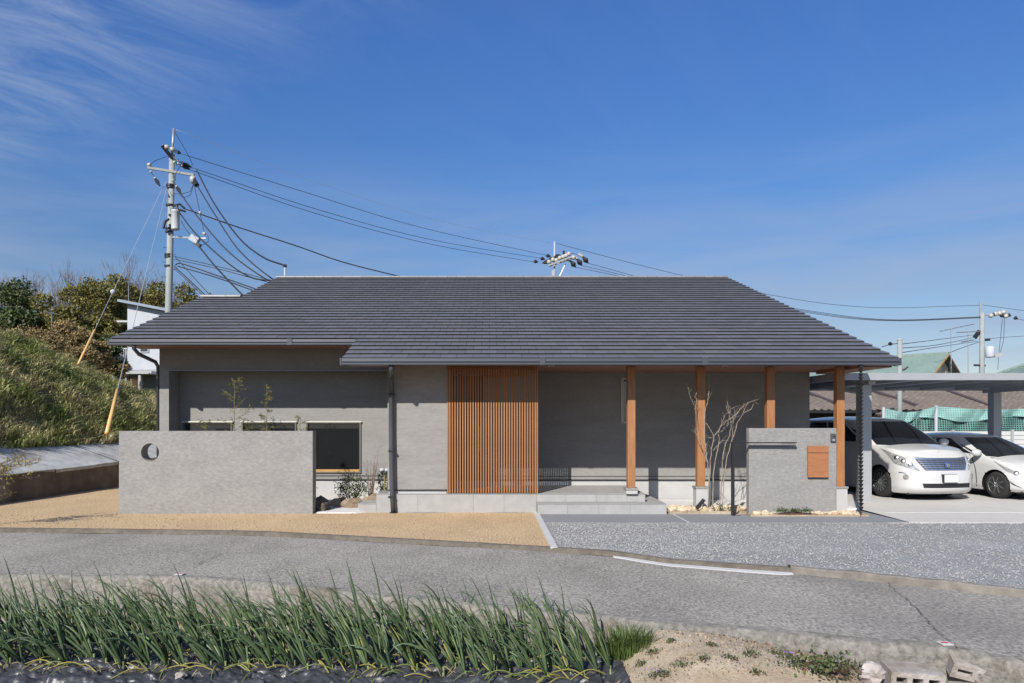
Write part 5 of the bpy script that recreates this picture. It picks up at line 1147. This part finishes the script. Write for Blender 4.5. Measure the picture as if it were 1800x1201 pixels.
# bamboo-like plants behind the privacy wall
M_bleaf = mat('bamboo_leaf', (.22, .19, .045), .6, .25, 9, island=.45, color2=(.10, .13, .025), mixscale=3, translucent=.3); M_bstem = mat('bamboo_stem', (.20, .17, .06), .6, .15, 9)
def long_leaves(C, D, length, width):
    n = len(C); D = D/np.linalg.norm(D, axis=1)[:, None]; s = np.cross(D, RNG.normal(size=(n, 3))); s /= np.linalg.norm(s, axis=1)[:, None]
    l = (length*RNG.uniform(.6, 1.3, n))[:, None]; V = np.stack([C, C + D*l*.45 + s*width, C + D*l + np.array([[0, 0, -.25]])*l*.6, C + D*l*.45 - s*width], 1).reshape(-1, 3)
    return V, np.arange(4*n).reshape(n, 4)
def bamboo(px, py_top, d, spread, nb, lab, low=0, m=None):
    t = P(px, py_top, d); r = thing('bamboo_plant', (t.x, d, 0), lab, 'plant', 'young bamboo behind the privacy wall'); m_ = MB(); base_ = Vector((t.x + random.uniform(-.05, .05), d, 0))
    m_.tube([base_, base_.lerp(t, .5) + Vector((random.uniform(-.03, .03), 0, 0)), t], [.012, .009, .003], 6); Cs = []; Ds = []
    for i in range(nb):
        f = low + (1-low)*(i + .5)/nb; p = base_.lerp(t, f); wd = spread*max(.12, math.sin(math.pi*min(1, (1-f)*1.25 + .08)))
        for s in range(2):
            a = random.uniform(0, 6.28); e = p + Vector((math.cos(a)*wd, math.sin(a)*wd*.7, wd*random.uniform(.3, .8))); m_.tube([p, e], [.004, .002], 4)
            for q in range(11): c = p.lerp(e, random.uniform(.2, 1)); Cs.append(c + Vector((random.gauss(0, .02), random.gauss(0, .02), random.gauss(0, .02)))); Ds.append(Vector((math.cos(a) + random.gauss(0, .7), math.sin(a) + random.gauss(0, .7), random.gauss(.1, .5))))
    m_.build('stem', M_bstem, r); V, Fq = long_leaves(np.array(Cs), np.array(Ds), .085, .0085); np_mesh('leaves', V, Fq, m or M_bleaf, r)
bamboo(412, 668, 15.5, .42, 13, 'tallest spreading young bamboo behind the privacy wall', .45); bamboo(469, 676, 15.4, .13, 12, 'slender upright young bamboo behind the middle of the privacy wall', .4)
bamboo(528, 730, 15.3, .16, 10, 'short leafy bamboo near the right end of the privacy wall', .35); bamboo(360, 738, 15.4, .16, 8, 'small bamboo just topping the privacy wall on the left', .5); bamboo(432, 748, 15.8, .2, 8, 'low bamboo between the two taller ones behind the wall', .4)
# shrubs, rocks and tap by the porch
M_shrub = mat('glossy_shrub_leaf', (.045, .065, .022), .32, .25, 9, island=.5, translucent=.1); M_red = mat('red_twig', (.22, .15, .115), .8, .2, 9)
def shrub(px, py_b, d, rx, rz_, n, lab, m=M_shrub):
    b_ = P(px, py_b, d); r = thing('garden_shrub', (b_.x, d, 0), lab, 'shrub'); u = RNG.normal(size=(n, 3)); u /= np.linalg.norm(u, axis=1)[:, None]; rad = RNG.uniform(.25, 1, n)[:, None]**.5
    C = np.array([b_.x, d, .12 + rz_])[None] + u*rad*np.array([[rx, rx*.8, rz_]])*(1 + .25*RNG.normal(size=(n, 1))*.6); V, Fq = leaf_quads(C, .05, .5, .3); np_mesh('leaves', V, Fq, m, r)
    m_ = MB()
    for k in range(9): a = random.uniform(0, 6.28); m_.tube([(b_.x, d, .0), (b_.x + math.cos(a)*rx*.4, d + math.sin(a)*rx*.3, rz_), (b_.x + math.cos(a)*rx*.7, d + math.sin(a)*rx*.5, rz_*1.7)], [.012, .008, .004], 5)
    m_.build('stems', M_bark, r)
shrub(619, 880, 15.2, .36, .30, 950, 'rounded glossy evergreen shrub under the garden window'); shrub(675, 880, 15.6, .16, .34, 360, 'narrow leafy shrub behind the downpipe by the porch')
tw = thing('twig_shrub', (P(652, 870, 15.4).x, 15.4, 0), 'leafless reddish twig shrub between the window and the downpipe', 'shrub'); m_ = MB()
for k in range(14):
    x = P(random.uniform(640, 672), 0, 15.4).x; xb = P(651, 0, 15.4).x + random.uniform(-.06, .06); h = random.uniform(.7, 1.28); y = 15.4 + random.uniform(-.15, .15); pts = [Vector((xb, 15.4, 0)), Vector(((xb + x)/2, y, h*.45)), Vector((x, y, h))]; m_.tube(pts, [.009, .006, .002], 5)
    for q in range(6): p = pts[1].lerp(pts[2], random.random()); m_.tube([p, p + Vector((random.gauss(0, .05), random.gauss(0, .04), random.uniform(.03, .1)))], [.003, .0015], 3)
m_.build('twigs', M_red, tw)
M_rock = mat('brown_garden_rock', (.23, .17, .115), .92, .35, 5, .15, 2, .5, 14, color2=(.42, .34, .25), mixscale=3, mixlo=.5, mixhi=.7)
def rock(px, py, d, s, lab, seed, flat=.65, m=None):
    c = P(px, py, d); v, f = blob(1, seed, 3, .45, 1); o = MB().add([Vector((q.x*s[0], q.y*s[1], q.z*s[2])) + Vector((c.x, d, s[2]*.45)) for q in v], f).build('garden_rock', m or M_rock, smooth=False); return tag(o, lab, 'rock')
rock(567, 885, 14.55, (.15, .2, .20), 'dark rock at the end of the privacy wall', 4, m=mat('dark_garden_rock', (.10, .085, .065), .92, .35, 6, .2, 2, .5, 14)); rock(600, 882, 15.25, (.20, .16, .14), 'tan rock left of the evergreen shrub', 7, m=mat('tan_rock', (.45, .31, .19), .9, .25, 5, bump=.4, bscale=12)); rock(622, 882, 15.0, (.27, .16, .15), 'wide brown rock in front of the evergreen shrub', 9); rock(655, 875, 15.0, (.20, .16, .20), 'brown rock against the porch end', 12)
tp_ = thing('garden_light', (P(676, 830, 15.1).x, 15.1, 0), 'twin white-capped garden light beside the downpipe', 'garden light')
for px in (671.5, 680.5):
    c = P(px, 826, 15.1); MB().lathe(c, [(.0, -.03), (.045, -.028), (.05, .0), (.045, .03), (.0, .035)], 14).build('cap', M_white, tp_, smooth=True); MB().lathe(c, [(.03, -.09), (.034, -.031)], 12).build('lamp_body', M_dark, tp_)
c = P(676, 835, 15.1); MB().tube([(c.x, 15.1, 0), (c.x, 15.1, c.z - .02)], .016, 8).build('post', M_bstem, tp_); MB().beam(P(671, 834, 15.1), P(681, 834, 15.1), .03, .03).build('bracket', M_dark, tp_)
# sapling just outside the left edge: its twigs reach in, its shadow falls on the sand
rs_ = thing('roadside_sapling', (-8.75, 12.3, 0), 'yellow-green sapling twigs entering at the left edge', 'tree'); mb = MB(); lc = []
MB().tube([(-8.75, 12.3, -.02), (-8.7, 12.3, .5), (-8.6, 12.25, 1.0)], [.03, .022, .014], 7).build('trunk', M_bark, rs_)
for k in range(16):
    z = random.uniform(.3, 1.0); p = Vector((-8.72 + .1*z, 12.28, z)); a = random.uniform(-1.2, 1.2); ln_ = random.uniform(.45, 1.0) if z > .6 else random.uniform(.4, .7)
    e = p + Vector((math.cos(a)*ln_, math.sin(a)*ln_*.8, random.uniform(.1, .5))); md = p.lerp(e, .5) + Vector((0, 0, .05)); mb.tube([p, md, e], [.009, .006, .003], 5)
    for q in range(7):
        f = random.uniform(.3, 1); b_ = p.lerp(e, f); e2 = b_ + Vector((random.gauss(.1, .12), random.gauss(0, .12), random.gauss(.08, .07))); mb.tube([b_, e2], [.004, .002], 4)
        for w_ in range(4): lc.append(b_.lerp(e2, random.uniform(.3, 1)) + Vector((random.gauss(0, .015),)*3))
mb.build('branches', M_bark, rs_); V, Fq = long_leaves(np.array(lc), RNG.normal(size=(len(lc), 3)) + [.3, 0, .2], .07, .011); np_mesh('leaves', V, Fq, mat('yellow_leaf', (.30, .25, .05), .6, .2, 6, island=.4, translucent=.3), rs_)

# ------------------------------------------------------------------ foreground: onions, mulch film, weeds, blocks
M_film = mat('black_mulch_film', (.040, .041, .044), .36, .5, 5, .2, 1.5, .5, 26, spec=.8, bdist=.01, detail=2.0)
def film(u, v):
    x = -5.2 + 6.35*u; y = 5.0 + 2.6*v; z = field_z(x, y) + .02 + .05*math.sin(v*math.pi) + .07*(.5 - abs(mnoise.noise(Vector((x*1.6 + y, y*5, 1))))) + .06*(.5 - abs(mnoise.noise(Vector((x*4 - y*3, y*11, 4))))) + .035*(.5 - abs(mnoise.noise(Vector((x*11 + y*8, y*22, 2))))) - .05 + .03*max(0, 1 - 2.6*abs(mnoise.noise(Vector((x*5 + y*6, y*9 - x*2, 7)))))**2 + .018*max(0, 1 - 2.6*abs(mnoise.noise(Vector((x*13 - y*9, y*19 + x*4, 9)))))**2
    if u > .97 or v > .97: z -= .05
    return (x, y, z)
tag(MB().grid(420, 170, film).build('mulch_film', M_film, smooth=True), 'crumpled black plastic mulch film under the onion rows', 'mulch film')
M_onion = mat('onion_leaf', (.078, .125, .058), .40, .2, 5, .15, 2, island=0, objvar=.35, color2=(.20, .23, .075), mixscale=2.2, mixlo=.46, mixhi=.72, translucent=.12); M_oyel = mat('yellowing_onion_leaf', (.30, .27, .07), .6, .2, 6, translucent=.2); M_ostem = mat('onion_base', (.24, .29, .13), .5, .15, 8); M_straw = mat('dry_straw', (.34, .27, .15), .9, .2, 5, island=.3)
def leaf_mesh(i):
    ln_ = random.uniform(.42, .80); az = random.uniform(0, 6.28); lean = random.uniform(.15, .75); droop = random.choice((.1, .2, .3, .5, .7, .9, 1.2)); r0 = random.uniform(.0085, .0155)
    dx = math.cos(az)*.45 - .75; dy = math.sin(az)*.5; pts = []; p = Vector((0, 0, .03)); ang_ = lean
    for k in range(9):
        pts.append(p.copy()); t = k/8; ang2 = ang_ + droop*t**2.6*2.0; h = Vector((dx, dy, 0)).normalized()*math.sin(ang2); p = p + Vector((h.x, h.y, math.cos(ang2)))*(ln_/8)
    rs = [r0*((.55, .8, .95, 1.0)[k] if k < 4 else max(.12, 1 - (k-3.5)/5)) for k in range(9)]; m_ = MB(); m_.tube(pts, rs, 5); me = bpy.data.meshes.new('leaf'); me.from_pydata(m_.v, [], m_.f)
    me.materials.append(M_oyel if (ln_ < .6 and droop < .5 and random.random() < .16) else M_onion); me.polygons.foreach_set('use_smooth', [True]*len(me.polygons)); return me
LEAVES = [leaf_mesh(i) for i in range(34)]
m_ = MB(); m_.tube([(0, 0, -.03), (0, 0, .03), (0, 0, .08)], [.015, .011, .009], 8); STEM = bpy.data.meshes.new('stem'); STEM.from_pydata(m_.v, [], m_.f); STEM.materials.append(M_ostem)
rows = [(6.44, 58), (6.80, 56), (7.16, 56)]; cnt = 0
for ry, n_ in rows:
    for i in range(n_):
        x = -5.15 + 6.28*(i + random.uniform(-.35, .35))/n_; y = ry - .055*(x + 2.0) + random.gauss(0, .05)
        r = bpy.data.objects.new('onion_plant', None); COL.objects.link(r); r.location = (x, y, field_z(x, y) + .055); r.empty_display_size = .1; r.rotation_euler = (0, 0, random.uniform(-.5, .5)); sc_ = random.uniform(.82, 1.12)*(1 - .22*max(0, (x + 1.0)/2.2) + (.18 if random.random() < .06 else 0)); r.scale = (sc_,)*3
        tag(r, 'green onion plant with tall leaves leaning left in the mulched row', 'onion', 'green onions growing in rows on the mulch film')
        for k in range(random.choice((5, 6, 6, 7, 7))):
            c = bpy.data.objects.new('leaf', random.choice(LEAVES)); COL.objects.link(c); c.parent = r; c.rotation_euler = (0, 0, random.uniform(-.4, .4)); c.scale = (1, 1, random.uniform(.8, 1.1))
        c = bpy.data.objects.new('stem', STEM); COL.objects.link(c); c.parent = r
m_ = MB()
for me_, (x0_, z0_) in (('dead_leaf', (0, 0)),):
    pass
GY = 'yellowed outer onion leaves lying along the row front'
DL = []
for q in range(6):
    m_ = MB(); a_ = random.uniform(2.4, 4.0); l_ = random.uniform(.22, .4); m_.tube(smooth_pts([Vector((0, 0, .03)), Vector((math.cos(a_)*l_*.4, math.sin(a_)*l_*.25, .09)), Vector((math.cos(a_)*l_*.8, math.sin(a_)*l_*.5, .05)), Vector((math.cos(a_)*l_, math.sin(a_)*l_*.7, .012))], 8), [.007, .007, .0065, .006, .006, .005, .004, .003, .0015], 4)
    me = bpy.data.meshes.new('fallen_leaf'); me.from_pydata(m_.v, [], m_.f); me.materials.append(M_oyel if q % 2 else MATS['pale_green_leaf'] if 'pale_green_leaf' in MATS else mat('pale_green_leaf', (.20, .24, .08), .55, .25, 6, translucent=.2)); DL.append(me)
for i in range(150):
    x = random.uniform(-5.0, 1.0); y = random.choice((6.40, 6.40, 6.75)) - .055*(x + 2.0) + random.gauss(-.05, .07); o = bpy.data.objects.new('fallen_leaf', random.choice(DL)); COL.objects.link(o); o.location = (x, y, field_z(x, y) + .05); o.rotation_euler = (0, 0, random.uniform(-1.2, 1.2)); tag(o, 'fallen pale or yellow onion leaf lying at the foot of the row', 'leaf', GY)
mb = MB()
for i in range(300):
    x = random.uniform(-5.1, 1.1); y = random.choice((6.42, 6.78, 7.1)) + random.gauss(-.06, .09); a = random.uniform(0, 6.28); z = field_z(x, y) + .085; l = random.uniform(.05, .18); mb.tube([(x, y, z), (x + math.cos(a)*l*.5, y + math.sin(a)*l*.5, z + random.uniform(.01, .05)), (x + math.cos(a)*l, y + math.sin(a)*l, z + random.uniform(-.02, .02))], .0024, 3, False)
tag(mb.build('dry_straw', M_straw), kind='stuff')
def tuft(name, px, py, d, n, h, r_, lab, m, grp=None, z=None):
    c = P(px, py, d); z = field_z(c.x, d) if z is None else z; o = thing(name, (c.x, d, z), lab, 'grass tuft', grp); an = RNG.uniform(0, 6.28, n); rad = RNG.uniform(0, 1, n)**.7*r_
    B0 = np.stack([c.x + np.cos(an)*rad, d + np.sin(an)*rad*.6, np.full(n, z - .02)], 1); hh = RNG.uniform(.45, 1, n)*h; a2 = an + RNG.normal(0, .7, n); sp_ = RNG.uniform(.15, .75, n)*hh
    side = np.stack([np.cos(a2 + 1.57), np.sin(a2 + 1.57), np.zeros(n)], 1)*RNG.uniform(.003, .006, n)[:, None]; md = B0 + np.stack([np.cos(a2)*sp_*.35, np.sin(a2)*sp_*.35, hh*.65], 1); tp2 = B0 + np.stack([np.cos(a2)*sp_, np.sin(a2)*sp_, hh*.95], 1)
    V = np.stack([B0 - side, B0 + side, md + side*.8, md - side*.8, tp2], 1).reshape(-1, 3); b5 = np.arange(n)[:, None]*5; np_mesh('blades', V, np.concatenate([b5 + np.array([[0, 1, 2]]), b5 + np.array([[0, 2, 3]]), b5 + np.array([[3, 2, 4]])]), m, o); return o
M_tuft = mat('tuft_green', (.085, .13, .028), .6, .2, 5, island=.5, translucent=.25)
tuft('grass_tuft', 1098, 1140, 6.5, 620, .30, .24, 'thick dark green grass tuft at the end of the onion rows', M_tuft)
c = P(1503, 1022, 8.25); tuft('grass_tuft', 1503, 1024, far_d(P(1503, 1024, 8.3).x) + .0, 70, .13, .10, 'small green grass tuft sprouting at the road kerb', M_tuft, z=-.04)
M_weed = mat('weed_leaf', (.075, .10, .035), .7, .2, 8, island=.5, color2=(.13, .055, .045), mixscale=5, mixlo=.5, mixhi=.65, translucent=.15); M_flower = mat('purple_flower', (.22, .12, .40), .6, .2, 8)
def weed(px, py, r_, n, lab, flower=False, grp='small weeds on the bare soil', m=M_weed):
    d = 5.4
    while d < 9 and P(px, py, d).z > field_z(P(px, py, d).x, d): d += .02
    c = P(px, py, d); o = thing('weed', (c.x, d, field_z(c.x, d)), lab, 'weed', grp); C = np.array([c.x, d, field_z(c.x, d) + r_*.22])[None] + RNG.normal(0, 1, (n, 3))*[r_*.5, r_*.4, r_*.2]; V, Fq = leaf_quads(C, max(.018, r_*.16), .75, .7); np_mesh('leaves', V, Fq, m, o)
    if flower: C = np.array([c.x, d, field_z(c.x, d) + r_*.6])[None] + RNG.normal(0, 1, (14, 3))*[r_*.4, r_*.3, r_*.15]; V, Fq = leaf_quads(C, .02, .7, .5); np_mesh('flowers', V, Fq, M_flower, o)
weed(1455, 1183, .21, 520, 'broad clover patch beside the concrete blocks'); weed(1405, 1172, .15, 260, 'clover patch with reddish stems left of the larger patch')
for px, py, r_ in ((1220, 1105, .06), (1260, 1112, .06), (1320, 1155, .09), (1150, 1150, .08), (1200, 1174, .09), (1285, 1160, .06), (1390, 1128, .06), (1365, 1150, .07), (1170, 1190, .07), (1330, 1185, .06), (1250, 1135, .05), (1425, 1150, .07), (1180, 1130, .05), (1500, 1180, .12), (1235, 1160, .05), (1128, 1170, .06), (1345, 1132, .05)):
    weed(px, py, r_, int(60 + 700*r_), 'small straggling weed growing on the bare pale soil')
weed(1155, 1193, .09, 90, 'weed with purple flowers at the bottom edge', True); weed(1385, 1158, .07, 70, 'weed with purple flowers near the clover', True)
mb = MB()
for i in range(1300):
    x = random.uniform(.9, 4.0); y = random.uniform(5.7, near_d(x) - .05); z = field_z(x, y); v, f = blob(random.uniform(.004, .016), i % 9, 0 if False else 1, .4, .7); mb.add([q + Vector((x, y, z)) for q in v[:]], f)
tag(mb.build('soil_clods', M_soil), kind='stuff')
M_block = mat('old_concrete_block', (.29, .25, .205), .95, .2, 12, .15, 1.5, .7, 50, color2=(.38, .35, .325), mixscale=3)
def block(px, py, d, sx, sy, sz, rot, lab, holes=2, lift=0):
    c = P(px, py, d); o = thing('concrete_block', (0, 0, 0), lab, 'concrete block'); o.location = (c.x, d, c.z); o.rotation_euler = rot; ORG[o.name] = Vector((0, 0, 0)); m_ = MB()
    t = .04; n_ = holes; W_ = sx*2; hw = (W_ - t*(n_+1))/n_                       # hollow block: cores run front to back
    m_.box(-sx, sx, -sy, sy, sz - t, sz); m_.box(-sx, sx, -sy, sy, -sz, -sz + t)
    for k in range(n_+1): x0 = -sx + k*(hw + t); m_.box(x0, x0 + t, -sy, sy, -sz + t + .0005, sz - t - .0005)
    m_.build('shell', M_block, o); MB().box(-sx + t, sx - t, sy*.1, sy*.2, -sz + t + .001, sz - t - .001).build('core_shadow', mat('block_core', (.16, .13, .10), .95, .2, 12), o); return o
block(1706, 1173, 5.85, .165, .11, .062, (R_(17), R_(11), R_(-14)), 'broken grey block tilted on top of the others at bottom right', 2)
block(1602, 1190, 5.78, .20, .11, .075, (R_(6), R_(3), R_(-6)), 'hollow concrete block with three core holes lying at bottom right', 3)
block(1760, 1215, 5.7, .18, .14, .06, (R_(8), R_(2), R_(-12)), 'hollow concrete block under the tilted one at the right', 2)
rock(1533, 1196, 5.72, (.10, .09, .09), 'pale pointed stone beside the concrete blocks', 21, m=mat('pale_stone', (.40, .36, .33), .92, .2, 9, bump=.4, bscale=30)).location.z = P(1533, 1201, 5.72).z - .03
rock(318, 1190, 6.1, (.05, .05, .035), 'brown clod lying on the mulch film', 23, m=M_block).location.z = field_z(-2.58, 6.1) + .08
# boundary markers on the road edge
def marker(px, py, lab, s=1.0):
    c = PG(px, py, ZR + .012); o = thing('boundary_marker', c, lab, 'marker'); MB().box(c.x - .045*s, c.x + .045*s, c.y - .045*s, c.y + .045*s, c.z - .0, c.z + .010).build('plate', M_ring, o)
    m_ = MB(); z = c.z + .0125; m_.add([(c.x - .03*s, c.y - .01, z), (c.x + .0*s, c.y - .01, z), (c.x + .0*s, c.y - .025, z), (c.x + .03*s, c.y + .003, z), (c.x + .0*s, c.y + .03, z), (c.x, c.y + .014, z), (c.x - .03*s, c.y + .014, z)], [tuple(range(7))]); m_.build('red_arrow', mat('marker_red', (.55, .06, .04), .6, 0), o)
marker(1661, 1132, 'white marker plate with a red arrow by the road crack'); marker(316, 1010, 'red and white marker plate at the road edge behind the onions')

C = np.stack([RNG.uniform(.95, 4.0, 700), RNG.uniform(5.7, 6.7, 700), np.zeros(700)], 1)
C = np.array([(a, min(b, near_d(a) - .06), 0) for a, b, _ in C]); C[:, 2] = [field_z(a, b) + .012 for a, b, _ in C]
V, Fq = leaf_quads(C, .020, .5, 2.0); tag(np_mesh('dry_litter', V, Fq, mat('dry_litter', (.16, .10, .065), .95, .3, 9, island=.6)), kind='stuff')
mb = MB()
for i in range(420):
    x = random.uniform(-9.5, .8); y = random.uniform(far_d(x) + .1, 14.0); v, f = blob(random.uniform(.006, .018), i % 9, 1, .4, .7); mb.add([q + Vector((x, y, .008)) for q in v], f)
tag(mb.build('sand_pebbles', mat('tan_pebble', (.42, .33, .22), .95, .3, 9)), kind='stuff')
